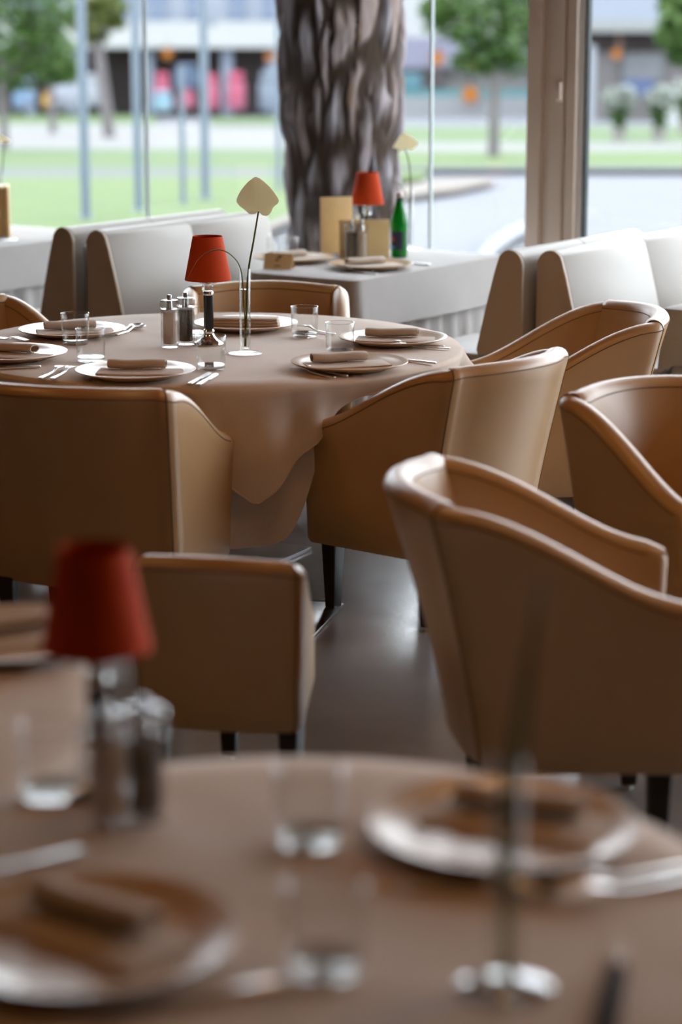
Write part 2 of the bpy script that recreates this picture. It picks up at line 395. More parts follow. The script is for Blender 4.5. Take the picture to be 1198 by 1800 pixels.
# pine trunk just outside the glass: deep plated bark as real relief
def pine():
    zc_scale = 0.0
    c = at_y(603, 430, uv(u_at(603), WIN_V).y + 0.85)
    cx, cy = c.x, c.y
    s = F_PX / (cy * CT + HC * ST)
    R = 108.0 / s
    root = thing('pine_tree', 'thick pine trunk with deeply furrowed bark behind the glass', 'tree', (cx, cy, -0.15))
    rnd = random.Random(3)
    # elongated plate centres on the unrolled trunk (x = angle*R, y = height)
    cells = []
    ncol = 18; W = 2 * PI
    for i in range(ncol):
        h = -0.5 + rnd.random() * 0.3
        while h < 5.2:
            L = 0.20 + rnd.random() * 0.30
            cells.append((W * (i + 0.5 + rnd.uniform(-0.16, 0.16)) / ncol, h + L / 2, rnd.random()))
            h += L
    buckets = {}
    for cc in cells: buckets.setdefault(int(cc[1] // 0.3), []).append(cc)
    na, nz = 300, 340
    Ztop = 4.6
    vs = []; tint = []
    for j in range(nz):
        zz = Ztop * j / (nz - 1)
        lean = -0.10 * zz / 2.0 * 0.12
        flare = 1.0 - 0.13 * math.exp(-((zz - 0.55) / 0.7) ** 2) + 0.10 * sstep((0.35 - zz) / 0.35) + 0.035 * zz
        near = []
        bk = int(zz // 0.3)
        for q in range(bk - 2, bk + 3): near += buckets.get(q, [])
        for i in range(na):
            a = W * i / na
            wob = 0.19 * mnoise.noise((math.cos(a) * 3, math.sin(a) * 3, zz * 3.0)) + 0.08 * mnoise.noise((math.cos(a) * 9, math.sin(a) * 9, zz * 7.0))
            sh = 0.18 * math.sin(zz * 1.3 + 1)
            d1 = d2 = 9; r1 = 0
            for (ca, ch, cr) in near:
                da = abs(a + wob + sh - ca) % W
                if da > PI: da = W - da
                dd = math.hypot(da * 1.0, (zz - ch) * 0.38)
                if dd < d1: d2 = d1; d1 = dd; r1 = cr
                elif dd < d2: d2 = dd
            e = (d2 - d1)
            plate = sstep((e - 0.008) / (0.06 + 0.07 * r1 + 0.05 * mnoise.noise((math.cos(a) * 4, math.sin(a) * 4, zz * 2.0 + 9))))
            fine = 0.012 * mnoise.noise((a * 14, zz * 10, 1.0)) + 0.008 * mnoise.noise((a * 40, zz * 26, 5.0))
            r = R * flare * (0.88 + 0.10 * plate + 0.025 * (r1 - 0.5) * plate + fine)
            vs.append((r * math.cos(a) + lean, r * math.sin(a), zz))
            tint.append((plate, r1))
    fs = []
    for j in range(nz - 1):
        for i in range(na):
            i2 = (i + 1) % na
            fs.append((j * na + i, j * na + i2, (j + 1) * na + i2, (j + 1) * na + i))
    m, nt, out = new_mat('pine_bark')
    b = nt.nodes.new('ShaderNodeBsdfPrincipled'); b.inputs['Roughness'].default_value = 0.9; b.inputs['Specular IOR Level'].default_value = 0.2
    at_ = nt.nodes.new('ShaderNodeAttribute'); at_.attribute_name = 'plate'
    sep = nt.nodes.new('ShaderNodeSeparateColor'); nt.links.new(at_.outputs['Color'], sep.inputs[0])
    tc = nt.nodes.new('ShaderNodeTexCoord'); mp = nt.nodes.new('ShaderNodeMapping'); mp.inputs['Scale'].default_value = (14, 14, 5)
    nt.links.new(tc.outputs['Object'], mp.inputs['Vector'])
    n = nt.nodes.new('ShaderNodeTexNoise'); n.inputs['Scale'].default_value = 1.0; n.inputs['Detail'].default_value = 7
    nt.links.new(mp.outputs['Vector'], n.inputs['Vector'])
    r1 = nt.nodes.new('ShaderNodeValToRGB'); r1.color_ramp.elements[0].color = (0.12, 0.088, 0.072, 1); r1.color_ramp.elements[1].color = (0.27, 0.25, 0.265, 1)
    r1.color_ramp.elements[0].position = 0.38; r1.color_ramp.elements[1].position = 0.58
    nt.links.new(n.outputs['Fac'], r1.inputs['Fac'])
    r2 = nt.nodes.new('ShaderNodeValToRGB'); r2.color_ramp.elements[0].color = (0.23, 0.155, 0.115, 1); r2.color_ramp.elements[1].color = (0.30, 0.29, 0.33, 1)
    nt.links.new(sep.outputs[1], r2.inputs['Fac'])
    mixp = nt.nodes.new('ShaderNodeMixRGB'); mixp.inputs[0].default_value = 0.55
    nt.links.new(r1.outputs[0], mixp.inputs[1]); nt.links.new(r2.outputs[0], mixp.inputs[2])
    inner = nt.nodes.new('ShaderNodeMixRGB'); inner.inputs[1].default_value = (0.040, 0.026, 0.018, 1)
    nt.links.new(sep.outputs[0], inner.inputs[0]); nt.links.new(mixp.outputs[0], inner.inputs[2])
    nt.links.new(inner.outputs[0], b.inputs['Base Color']); nt.links.new(b.outputs[0], out.inputs[0])
    mb = MB().add(vs, fs)
    o = mb.build('trunk', m, root, fix=False, sharp=180)
    at2 = o.data.color_attributes.new('plate', 'FLOAT_COLOR', 'POINT')
    at2.data.foreach_set('color', [c for t in tint for c in (t[0], t[1], 0, 1)])
    # a leaning crown of needles high above
    return root, Vector((cx, cy, -0.15)), R
pine_root, PINE_C, PINE_R = pine()

# leafy trees and shrubs
M_LEAF = pbr('leaf_green', (0.030, 0.072, 0.015), 0.6, col2=(0.075, 0.135, 0.028), scale=1.3, transl=0.3)
M_LEAF_Y = pbr('leaf_olive', (0.065, 0.09, 0.015), 0.6, col2=(0.09, 0.10, 0.018), scale=1.3, transl=0.3)
M_BARK = pbr('grey_bark', (0.085, 0.075, 0.075), 0.9, col2=(0.11, 0.10, 0.10), scale=6)
M_PETAL = pbr('white_blossom', (0.24, 0.26, 0.235), 0.7, transl=0.2)
def leaves(name, centers, n, size, mat, parent, rnd):
    mb = MB()
    for _ in range(n):
        (c, r) = rnd.choice(centers)
        while True:
            d = Vector((rnd.uniform(-1, 1), rnd.uniform(-1, 1), rnd.uniform(-1, 1)))
            if 0.25 < d.length < 1: break
        p = Vector(c) + Vector((d.x * r[0], d.y * r[1], d.z * r[2]))
        a = Vector((rnd.uniform(-1, 1), rnd.uniform(-1, 1), rnd.uniform(-0.6, 0.6))).normalized()
        b = a.cross(Vector((rnd.uniform(-1, 1), rnd.uniform(-1, 1), rnd.uniform(-1, 1)))).normalized()
        s = size * rnd.uniform(0.6, 1.3)
        mb.add([p - a * s, p + b * s * 0.5, p + a * s, p - b * s * 0.5], [(0, 1, 2, 3)])
    return mb.build(name, mat, parent, smooth=False, fix=False)
def street_tree(label, base_px, trunk_px, fork_py, blobs, n, mat, seed, size=None, lean=0.0):
    rnd = random.Random(seed)
    g = og(*base_px); s = F_PX / (g.y * CT + (HC - g.z) * ST)
    root = thing('street_tree', label, 'tree', g, 0, 'street trees outside')
    h = (base_px[1] - fork_py) / s
    r = trunk_px / s / 2
    MB().tube([(0, 0, -0.1), (lean * 0.5, 0, h * 0.5), (lean, 0, h), (lean * 1.4, 0, h * 1.5)], [r * 1.15, r, r * 0.9, r * 0.5], 10).build('trunk', M_BARK, root)
    cs = []
    for (px, py, rx, ry) in blobs:
        cs.append((((px - base_px[0]) / s, rnd.uniform(-0.5, 0.5) * rx / s, (base_px[1] - py) / s / CT), (rx / s, rx / s * 0.9, ry / s)))
    for (c, rr) in cs[:4]:
        MB().tube([(lean, 0, h * 0.95), (lean * 0.5 + c[0] * 0.5, c[1] * 0.5, (h + c[2]) / 2 + 0.1), (c[0], c[1], c[2])], [r * 0.5, r * 0.35, r * 0.15], 6).build('branch', M_BARK, root)
    fo = leaves('foliage', cs, n, size or (11.0 / s), mat, root, rnd); fo['kind'] = 'stuff'
    return root
street_tree('leafy green tree at the far left beyond the lawn', (8, 262), 14, 150,
            [(30, 60, 70, 60), (75, 100, 60, 50), (20, 130, 60, 38), (90, 30, 55, 45), (10, 0, 70, 60), (110, 130, 30, 24)], 1500, M_LEAF, 11)
street_tree('small tree with a dark crooked trunk left of the pine', (193, 242), 20, 90,
            [(160, 45, 40, 30), (190, 20, 40, 24), (165, 70, 28, 16), (205, 48, 16, 12)], 700, M_LEAF_Y, 12, lean=-0.25)
street_tree('round-crowned tree between the pine and the window mullion', (867, 275), 19, 125,
            [(860, 60, 75, 55), (800, 45, 65, 40), (900, 95, 60, 42), (850, 110, 60, 28), (830, 0, 90, 50), (905, 20, 60, 50), (770, 30, 34, 24)], 1900, M_LEAF, 13)
street_tree('tree seen at the top right edge beyond the mullion', (1250, 262), 20, 110,
            [(1200, 40, 50, 50), (1180, 70, 35, 30), (1240, 20, 70, 60), (1195, 105, 22, 16), (1170, 20, 22, 24)], 1800, M_LEAF, 14)
street_tree('distant tree with a thin pale trunk on the left lawn', (93, 234), 12, 130, [(93, 90, 40, 34), (70, 60, 36, 30)], 500, M_LEAF, 15)

def planter(label, px, py, w, h):
    rnd = random.Random(int(px))
    g = og(px, py); s = F_PX / (g.y * CT + (HC - g.z) * ST)
    root = thing('flower_planter', label, 'planter', g, 0, 'planters with white blossom')
    pw = 18 / s
    MB().lathe([(pw * 0.6, 0), (pw * 0.85, pw * 1.2), (pw * 0.95, pw * 1.25), (pw * 0.85, pw * 1.27), (0.0, pw * 1.2)], 16).build('pot', pbr('stone_pot_%d' % px, (0.20, 0.185, 0.18), 0.8), root)
    leaves('leaves', [((0, 0, 60 / s), (w * 0.35 / s, w * 0.35 / s, 32 / s)), ((0, 0, 38 / s), (w * 0.16 / s, w * 0.16 / s, 24 / s))], 420, 6 / s, M_LEAF, root, rnd)
    leaves('blossom', [((0, 0, 74 / s), (w * 0.5 / s, w * 0.4 / s, 22 / s))], 380, 6 / s, M_PETAL, root, rnd)
    return root
planter('white-blossom planter just right of the mullion', 1087, 248, 66, 80)
planter('white-blossom planter nearer the right edge', 1158, 248, 58, 80)
planter('white-blossom shrub planter cut by the right edge', 1205, 236, 80, 80)

# steel posts of a pergola on the lawn
M_POST = pbr('blue_grey_post', (0.085, 0.112, 0.145), 0.4)
for (px, py, w, lab) in ((151, 384, 17, 'thick blue-grey steel post standing leftmost on the lawn'), (244, 371, 15, 'blue-grey steel post left of the thin glass joint'),
                         (322, 358, 10, 'slim faint steel post left of the pair near the pine'), (361, 350, 15, 'blue-grey steel post in line with the pink displays'),
                         (490, 332, 9, 'slim steel post right beside the pine trunk')):
    g = og(px, py); s = F_PX / (g.y * CT + (HC - g.z) * ST); r = w / s / 2
    hh = 4.2 if w > 12 or px == 490 else (358 - 120) / s
    p = thing('steel_post', lab, 'post', g, 0, 'steel posts on the lawn')
    MB().lathe([(r, 0), (r, hh)], 14).build('shaft', M_POST, p)
    MB().lathe([(r * 1.8, 0), (r * 1.8, 0.02), (r * 1.05, 0.025)], 14).build('foot_plate', M_POST, p)

# shop building beyond the street
def far(px, py, D):
    """point at depth D (world y) seen at the pixel"""
    return at_y(px, py, D)
BD = 108.0
def fbox(name, px0, py0, px1, py1, D, depth, mat, parent, off):
    a = far(px0, py1, D); b = far(px1, py0, D)
    c = Vector(((a.x + b.x) / 2, D + depth / 2, (a.z + b.z) / 2)) - off
    return MB().box(c, (abs(b.x - a.x), depth, abs(b.z - a.z))).build(name, mat, parent, smooth=False)
M_FAC = pbr('white_facade', (0.28, 0.285, 0.285), 0.8)
M_FACB = pbr('pale_facade', (0.17, 0.19, 0.225), 0.8)
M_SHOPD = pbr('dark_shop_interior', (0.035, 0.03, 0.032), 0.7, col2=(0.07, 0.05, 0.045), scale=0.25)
M_WINB = pbr('blue_window', (0.07, 0.10, 0.16), 0.3)
M_RAIL = pbr('balcony_rail', (0.16, 0.175, 0.21), 0.6)
M_COLM = pbr('grey_column', (0.15, 0.18, 0.23), 0.7)
bo = far(300, 200, BD); bo.z = far(300, 203, BD).z
bl = thing('shop_building', 'white shop building with upper balconies across the street, left of the pine', 'building', bo)
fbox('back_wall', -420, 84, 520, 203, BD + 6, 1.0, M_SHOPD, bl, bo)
fbox('roof_slab', -420, 46, 520, 84, BD - 1.5, 7.5, M_FAC, bl, bo)
fbox('upper_wall', -420, -170, 520, 46, BD + 1.5, 5.0, M_FACB, bl, bo)
for k, x0 in enumerate((-260, -160, -40, 60, 205, 262, 330, 402, 462)):
    w = fbox('window', x0, -20, x0 + (30 if k % 2 else 18), 36, BD + 1.3, 0.25, M_WINB, bl, bo)
for k in range(5):
    x0 = -300 + k * 170
    r_ = thing('balcony', None, None, (0, 0, 0)); r_.parent = bl
    fbox('slab', x0, 38, x0 + 150, 45, BD - 0.6, 2.0, M_FAC, r_, bo)
    fbox('handrail', x0, 8, x0 + 150, 11, BD - 0.6, 0.1, M_RAIL, r_, bo)
    for q in range(16):
        fbox('baluster', x0 + q * 10, 11, x0 + q * 10 + 2.2, 38, BD - 0.6, 0.08, M_RAIL, r_, bo)
for x0, w in ((-120, 16), (45, 14), (118, 14), (258, 10), (390, 18), (470, 20)):
    fbox('column', x0, 84, x0 + w, 203, BD - 0.8, 0.6, M_COLM, bl, bo)
# goods and displays in front of the shop: each its own thing
M_PINK = pbr('pink_display', (0.26, 0.026, 0.065), 0.6, col2=(0.22, 0.08, 0.12), scale=0.9)
def goods(name, label, cat, px0, py0, px1, py1, mat, rounded=True, D=BD - 3.2, group='goods outside the shops'):
    a = far(px0, py1, D); b = far(px1, py0, D); w = abs(b.x - a.x); h = abs(b.z - a.z)
    gz = og((px0 + px1) / 2, 200)  # ground under it
    base = Vector(((a.x + b.x) / 2, D, a.z))
    t = thing(name, label, cat, base, 0, group)
    mb = MB()
    mb.box((0, 0, h * 0.36), (w, w * 0.6, h * 0.72)); mb.build('body', mat, t, bevel=w * 0.08)
    MB().box((0, 0, h * 0.86), (w * 0.82, w * 0.5, h * 0.27)).build('top', mat, t, bevel=w * 0.1)
    return t
goods('display_rack', 'bright pink display rack left of the shop column', 'rack', 362, 130, 384, 192, M_PINK)
goods('display_rack', 'bright pink display rack nearest the pine trunk', 'rack', 400, 126, 430, 192, M_PINK)
goods('display_rack', 'pink and red display rack behind the slim post', 'rack', 312, 158, 342, 190, M_PINK)
goods('display_rack', 'blurred pink rack top beside the glass joint', 'rack', 272, 128, 298, 192, M_PINK)
goods('beach_toys', 'light blue and white inflatables standing on the pavement', 'toys', 272, 160, 302, 196, pbr('sky_blue_toys', (0.07, 0.20, 0.27), 0.5, col2=(0.20, 0.24, 0.26), scale=0.8), D=BD - 5.5)
goods('clothes_rail', 'blue-grey clothes hanging in the shop front', 'clothes', 306, 112, 350, 158, pbr('blue_clothes', (0.05, 0.075, 0.12), 0.8), D=BD - 1.8)
goods('clothes_rail', 'pale grey hanging goods close to the pine trunk', 'clothes', 455, 125, 496, 194, pbr('grey_goods', (0.13, 0.155, 0.19), 0.8), D=BD - 2.2)
goods('parked_scooter', 'light blue covered scooter parked under the left tree', 'scooter', 24, 140, 62, 192, pbr('blue_cover', (0.06, 0.15, 0.26), 0.6, col2=(0.15, 0.15, 0.2), scale=0.7))
goods('parked_car', 'pale car parked left of the thick post', 'car', 98, 132, 140, 192, pbr('pale_car', (0.18, 0.19, 0.23), 0.4))
goods('parked_car', 'whitish car roof right of the thick post', 'car', 150, 130, 174, 186, pbr('white_car', (0.19, 0.20, 0.23), 0.4))
goods('yellow_sign', 'small yellow sign low under the left tree', 'sign', 75, 163, 95, 188, pbr('yellow_sign_paint', (0.30, 0.17, 0.03), 0.6), D=BD - 4)
goods('red_crate', 'dark red crate by the small tree trunk', 'crate', 176, 168, 188, 186, pbr('dark_red', (0.10, 0.015, 0.03), 0.6))
M_LAMPO = new_mat('orange_shop_light')[0]
def emit(mat, col, st):
    nt = mat.node_tree; o_ = [n for n in nt.nodes if n.type == 'OUTPUT_MATERIAL'][0]
    e = nt.nodes.new('ShaderNodeEmission'); e.inputs[0].default_value = (*col, 1); e.inputs[1].default_value = st
    nt.links.new(e.outputs[0], o_.inputs[0])
emit(M_LAMPO, (1.0, 0.40, 0.10), 0.11)
def ball_lamp(label, px, py, rpx, D):
    c = far(px, py, D); s = F_PX / (D * CT + (HC - c.z) * ST); r = rpx / s
    t = thing('shop_lamp', label, 'lamp', c, 0, 'orange lamps of the shops')
    MB().lathe([(0, -r)] + [(r * math.cos(a), r * math.sin(a)) for a in [-PI / 2 + PI * k / 10 for k in range(1, 10)]] + [(0, r)], 14).build('globe', M_LAMPO, t)
    MB().tube([(0, 0, r), (0, 0, r * 2.4)], r * 0.12, 6).build('cord', M_BLACK, t)
ball_lamp('orange lamp under the white roof slab near the glass joint', 294, 94, 9, BD - 2.2)
ball_lamp('dim orange lamp beside the pine trunk', 474, 100, 8, BD - 2.2)
# buildings right of the pine
D2 = 110.0
b2o = far(820, 200, D2)
b2 = thing('cafe_building', 'low building with teal base seen under the tree right of the pine', 'building', b2o)
fbox('wall', 640, 120, 1010, 200, D2, 3, pbr('beige_cafe_wall', (0.16, 0.155, 0.15), 0.8), b2, b2o)
fbox('upper_wall', 640, -170, 1010, 66, D2 + 1, 3, M_FAC, b2, b2o)
fbox('awning', 640, 66, 1010, 120, D2 - 0.6, 3, pbr('lilac_awning', (0.15, 0.15, 0.20), 0.8), b2, b2o)
fbox('teal_base', 690, 158, 1010, 170, D2 - 0.7, 0.5, pbr('teal_paint', (0.05, 0.15, 0.16), 0.6), b2, b2o)
fbox('low_wall', 690, 170, 1010, 214, D2 - 1.0, 0.5, pbr('pale_low_wall', (0.185, 0.19, 0.20), 0.8), b2, b2o)
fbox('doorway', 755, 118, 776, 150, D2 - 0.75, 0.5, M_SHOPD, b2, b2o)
fbox('teal_window', 705, 128, 740, 160, D2 - 0.7, 0.4, pbr('teal_glass', (0.05, 0.13, 0.16), 0.3), b2, b2o)
ball_lamp('orange lamp high beside the round-crowned tree', 824, 108, 13, D2 - 1.5)
ball_lamp('orange lamp low beside the round-crowned tree trunk', 826, 166, 14, D2 - 1.5)
ball_lamp('orange lamp glowing right next to the pine and joint', 768, 102, 12, D2 - 1.5)
D3 = 96.0
b3o = far(1120, 215, D3)
b3 = thing('terrace_building', 'pale building with dark terrace recess right of the mullion', 'building', b3o)
fbox('upper_wall', 1018, -170, 1500, 36, D3 + 1.5, 4, M_FACB, b3, b3o)
fbox('roof_slab', 1018, 36, 1500, 56, D3 - 1, 6, pbr('grey_slab', (0.17, 0.175, 0.17), 0.8), b3, b3o)
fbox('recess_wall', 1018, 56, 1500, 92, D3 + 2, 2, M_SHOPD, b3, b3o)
fbox('terrace_wall', 1018, 92, 1500, 215, D3 + 1, 1, pbr('taupe_wall', (0.125, 0.115, 0.115), 0.8), b3, b3o)
fbox('pale_panel', 1094, 94, 1165, 140, D3 + 0.7, 0.2, pbr('grey_panel', (0.13, 0.135, 0.145), 0.7), b3, b3o)
fbox('pillar', 1030, 80, 1046, 236, D3 - 1.5, 0.6, pbr('pale_pillar', (0.20, 0.215, 0.245), 0.7), b3, b3o)
fbox('drain_pipe', 1084, 56, 1093, 96, D3 + 0.5, 0.3, pbr('copper_pipe', (0.16, 0.09, 0.06), 0.6), b3, b3o)
fbox('blue_parasol', 1095, 140, 1150, 168, D3 - 0.4, 0.5, pbr('navy_canvas', (0.04, 0.06, 0.13), 0.7), b3, b3o)
ball_lamp('tall orange lamp on the terrace right of the mullion', 1083, 95, 9, D3 - 0.5)
goods('garden_table', 'white garden table among the planters at the right edge', 'table', 1150, 190, 1215, 240, M_FAC, D=D3 - 6, group=None)

# ---------------------------------------------------------------- tub chair
def chair_shell(root, top_back=0.785, top_arm=0.582, zb=0.21, hwb=0.30, hwf=0.307, yb=-0.285, yf=0.27, hwb0=0.275, hwf0=0.285, yb0=-0.175, yf0=0.25, rc=0.055, bulge=0.08, mat=M_LEATHER):
    NS, NC, NB = 16, 6, 12
    def plan(hb, hf, y0, y1, bl):
        A = Vector((-hf, y1)); B = Vector((-hb, y0)); C = Vector((hb, y0)); D = Vector((hf, y1))
        dBA = (A - B).normalized(); pts = []; par = []
        s0 = B + dBA * rc; s1 = B + Vector((rc, 0))
        for i in range(NS): t = i / (NS - 1); pts.append(A.lerp(s0, t)); par.append(('s', t))
        for i in range(1, NC + 1): t = i / (NC + 1); pts.append((s0.lerp(B, t)).lerp(B.lerp(s1, t), t)); par.append(('c', t))
        e0 = C - Vector((rc, 0))
        for i in range(NB):
            t = i / (NB - 1); p = s1.lerp(e0, t); p.y -= bl * (1 - (2 * t - 1) ** 2); pts.append(p); par.append(('b', t))
        m = NS + NC
        for i in range(m - 1, -1, -1):
            pts.append(Vector((-pts[i].x, pts[i].y))); par.append(par[i])
        return pts, par
    P0, par = plan(hwb0, hwf0, yb0, yf0, bulge * 0.55); P1, _ = plan(hwb, hwf, yb, yf, bulge)
    n = len(P0); zmax = top_back
    def ztop(k):
        kind, t = par[k]
        if kind == 's':
            x = max(0.0, (t - 0.06) / 0.94)
            return top_arm + (top_back - 0.012 - top_arm) * (0.30 * x + 0.70 * sstep(x)) - 0.012 * sstep((0.08 - t) / 0.08)
        if kind == 'c': return top_back - 0.012 + 0.010 * sstep(t)
        return top_back - 0.002 + 0.008 * (1 - (2 * t - 1) ** 2)
    def outer(k, z):
        g = max(0.0, (z - zb) / (0.765 - zb)) ** 1.25
        p = P0[k].lerp(P1[k], g); return p
    def inward(k, z):
        a = outer(max(0, k - 1), z); b = outer(min(n - 1, k + 1), z); t = (b - a).normalized()
        return Vector((-t.y, t.x))
    TH = 0.062; RR = TH / 2
    rings = []; marks = {}
    hs = [0.0, 0.04, 0.25, 0.5, 0.75, 0.92, 1.0]
    for k in range(n):
        zt = ztop(k) - RR; ring = []
        inn_ = None
        for h in hs:
            z = lerp(zb, zt, h); p = outer(k, z); nn = inward(k, z)
            ins = 0.010 if h == 0 else 0.0
            ring.append((p.x + nn.x * ins, p.y + nn.y * ins, z))
        po = outer(k, zt); nn = inward(k, zt)
        for q in range(1, 8):
            a = PI * q / 8
            off = RR * (1 - math.cos(a)); hgt = RR * math.sin(a)
            ring.append((po.x + nn.x * off, po.y + nn.y * off, zt + hgt * (0.9)))
        for h in (1.0, 0.85, 0.6, 0.3):
            z = lerp(0.36, zt, h); p = outer(k, z); nn = inward(k, z)
            th = TH + 0.015 * (1 - h)
            ring.append((p.x + nn.x * th, p.y + nn.y * th, z))
        rings.append(ring)
    m = len(rings[0])
    def shrink(ring, amt, fwd):
        cx = (ring[1][0] + ring[-1][0]) / 2; c = Vector((cx, ring[3][1], 0))
        out = []
        zt = max(p[2] for p in ring)
        for p in ring:
            x = p[0] + (amt if p[0] < cx else -amt) * (1.0)
            if abs(p[0] - cx) < amt: x = cx
            out.append((x, p[1] + fwd, p[2] - amt * 0.9 * sstep((p[2] - (zt - 0.06)) / 0.06)))
        return out
    segs = {'side_panel': (0, NS + NC // 2), 'backrest': (NS + NC // 2, n - 1 - NS - NC // 2), 'side_panel_2': (n - 1 - NS - NC // 2, n - 1)}
    for nm, (a, b) in segs.items():
        rr = [rings[k] for k in range(a, b + 1)]
        if nm == 'side_panel': rr = [shrink(rings[0], 0.022, 0.020), shrink(rings[0], 0.008, 0.014)] + rr
        if nm == 'side_panel_2': rr = rr + [shrink(rings[-1], 0.008, 0.014), shrink(rings[-1], 0.022, 0.020)]
        vs = [p for r in rr for p in r]; fs = []
        for i in range(len(rr) - 1):
            for j in range(m - 1): fs.append((i * m + j, (i + 1) * m + j, (i + 1) * m + j + 1, i * m + j + 1))
        for i in range(len(rr) - 1): fs.append((i * m, i * m + m - 1, (i + 1) * m + m - 1, (i + 1) * m))
        if nm == 'side_panel': fs.append(tuple(range(m)))
        if nm == 'side_panel_2': fs.append(tuple((len(rr) - 1) * m + j for j in range(m - 1, -1, -1)))
        MB().add(vs, fs).build(nm.replace('_2', ''), mat, root, sharp=60)
    # stitched seams: upright at the two rear corners and along the rim
    for kk in (NS + NC // 2, n - 1 - NS - NC // 2):
        MB().tube([Vector(rings[kk][j]) for j in range(0, m - 2)], 0.0022, 5).build('seam', M_SEAM, root)
    for jj, rad in ((6, 0.0016), (14, 0.0016)):
        MB().tube([Vector(rings[k][jj]) + Z3 * 0.0004 for k in range(1, n - 1)], rad, 5).build('seam', M_SEAM, root)
    return rings
def make_chair_variant(**kw):
    root = thing('tub_chair', 'x', 'chair')
    mat = kw.get('mat', M_LEATHER)
    chair_shell(root, **kw)
    zb = kw.get('zb', 0.21)
    fw = kw.get('hwf0', 0.28) - 0.025; bw = kw.get('hwb0', 0.272) - 0.03; zs = 0.43 if kw.get('top_arm', 0.57) > 0.5 else 0.37
    # underside and front rail
    MB().add([(-fw, 0.235, zb + 0.004), (fw, 0.235, zb + 0.004), (bw, -0.16, zb + 0.004), (-bw, -0.16, zb + 0.004),
              (-fw, 0.235, zb + 0.09), (fw, 0.235, zb + 0.09), (bw, -0.16, zb + 0.09), (-bw, -0.16, zb + 0.09)],
             [(3, 2, 1, 0), (4, 5, 6, 7), (0, 1, 5, 4), (1, 2, 6, 5), (2, 3, 7, 6), (3, 0, 4, 7)]).build('seat_frame', mat, root, bevel=0.006)
    MB().add([(-fw + 0.05, 0.25, zb + 0.092), (fw - 0.05, 0.25, zb + 0.092), (bw - 0.045, -0.16, zb + 0.092), (-bw + 0.045, -0.16, zb + 0.092),
              (-fw + 0.05, 0.25, zs), (fw - 0.05, 0.25, zs), (bw - 0.045, -0.16, zs - 0.015), (-bw + 0.045, -0.16, zs - 0.015)],
             [(3, 2, 1, 0), (4, 5, 6, 7), (0, 1, 5, 4), (1, 2, 6, 5), (2, 3, 7, 6), (3, 0, 4, 7)]).build('seat', mat, root, bevel=0.028, seg=3)
    for sx in (-1, 1):
        for (x, y, t) in ((fw - 0.025, 0.205, 0.026), (bw - 0.012, -0.150, 0.023)):
            w0, w1 = t, t * 0.68
            cx, cy = sx * x, y
            vs = []
            for (z, w) in ((0.012, w1), (zb + 0.01, w0)):
                for (a, b) in ((-1, -1), (1, -1), (1, 1), (-1, 1)): vs.append((cx + a * w, cy + b * w, z))
            lg = MB().add(vs, [(3, 2, 1, 0), (4, 5, 6, 7), (0, 1, 5, 4), (1, 2, 6, 5), (2, 3, 7, 6), (3, 0, 4, 7)]).build('leg', M_DARKWOOD, root, bevel=0.003)
            MB().lathe([(0.010, 0), (0.011, 0.009), (0.009, 0.0125)], 12, (cx, cy, 0)).build('glide', M_PAPER, lg)
    return root
CHAIR = {}
GC = None
def put_chair(label, x, y, facing, group='tan leather tub chairs'):
    """facing = plan direction the sitter looks"""
    fx, fy = facing
    return place(CHAIR, make_chair_variant, label, (x, y, 0), math.atan2(fy, fx) - PI / 2, group)
def rear_corner_to_origin(corner, facing, side):
    """origin of a chair whose upper rear corner (side -1 left, +1 right) stands at corner"""
    f = Vector((facing[0], facing[1])).normalized(); r = Vector((f.y, -f.x))
    c = Vector((corner[0], corner[1])) - r * (side * 0.285) - f * (-0.262)
    return c.x, c.y
ZB_ = 0.785
# C: right of the round table, back turned to the right
fc = (-0.77, 0.638); p = at(806, 640, ZB_); x, y = rear_corner_to_origin(p, fc, -1); x -= 0.025; y -= 0.055
put_chair('tan tub chair with pale lit back pushed to the right of the round table', x, y, fc)
# L: in front of the round table on the left, seen square from behind
fl = (0.25, 0.968); p = at(297, 681, ZB_); x, y = rear_corner_to_origin(p, fl, 1)
put_chair('tan tub chair seen from straight behind at the left, cut by the frame', x, y, fl)
# F: right rear, facing left
ff = (-0.985, -0.17); p = at(1162, 560, ZB_); x, y = rear_corner_to_origin(p, ff, -1)
put_chair('tan tub chair facing left with open seat towards us, behind on the right', x, y, ff)
# G: across the round table
fg_ = (0.04, -1.0); p = at(604, 497, ZB_); x, y = rear_corner_to_origin(p, fg_, -1)
put_chair('tan tub chair across the round table below the red lampshade', x, y, fg_)
# K: left rear
fk = (0.72, -0.70); p = at(14, 511, ZB_); x, y = rear_corner_to_origin(p, fk, -1)
put_chair('tan tub chair cut by the left edge behind the plates', x, y, fk)
# H: right edge, facing away to the lower right
fh = (0.50, -0.87); p = at(985, 686, ZB_); x, y = rear_corner_to_origin(p, fh, 1)
put_chair('tan tub chair at the right edge with pale inner back', x, y, fh)
# D: large near chair on the right facing right
fd = (1.0, 0.0); p = at(768, 884, ZB_); x, y = rear_corner_to_origin(p, fd, 1)
put_chair('large near tub chair in side view facing right', x, y, fd)
# E: low chair behind the blurred lamp
root_e = make_chair_variant(top_back=0.60, top_arm=0.42, yb=-0.24, hwb=0.205, hwf=0.13, hwf0=0.13, hwb0=0.19, yb0=-0.215, yf=0.2, yf0=0.19, rc=0.05, bulge=0.03)
pe = at(378, 1288, 0.21); fe = Vector((0.20, 0.98, 0))
root_e.location = (pe.x + fe.x * 0.23, pe.y + fe.y * 0.23, 0); root_e.rotation_euler = (0, 0, math.atan2(fe.y, fe.x) - PI / 2)
tag(root_e, 'low-backed dark tan tub chair right of the blurred red lamp', 'chair', 'tan leather tub chairs')

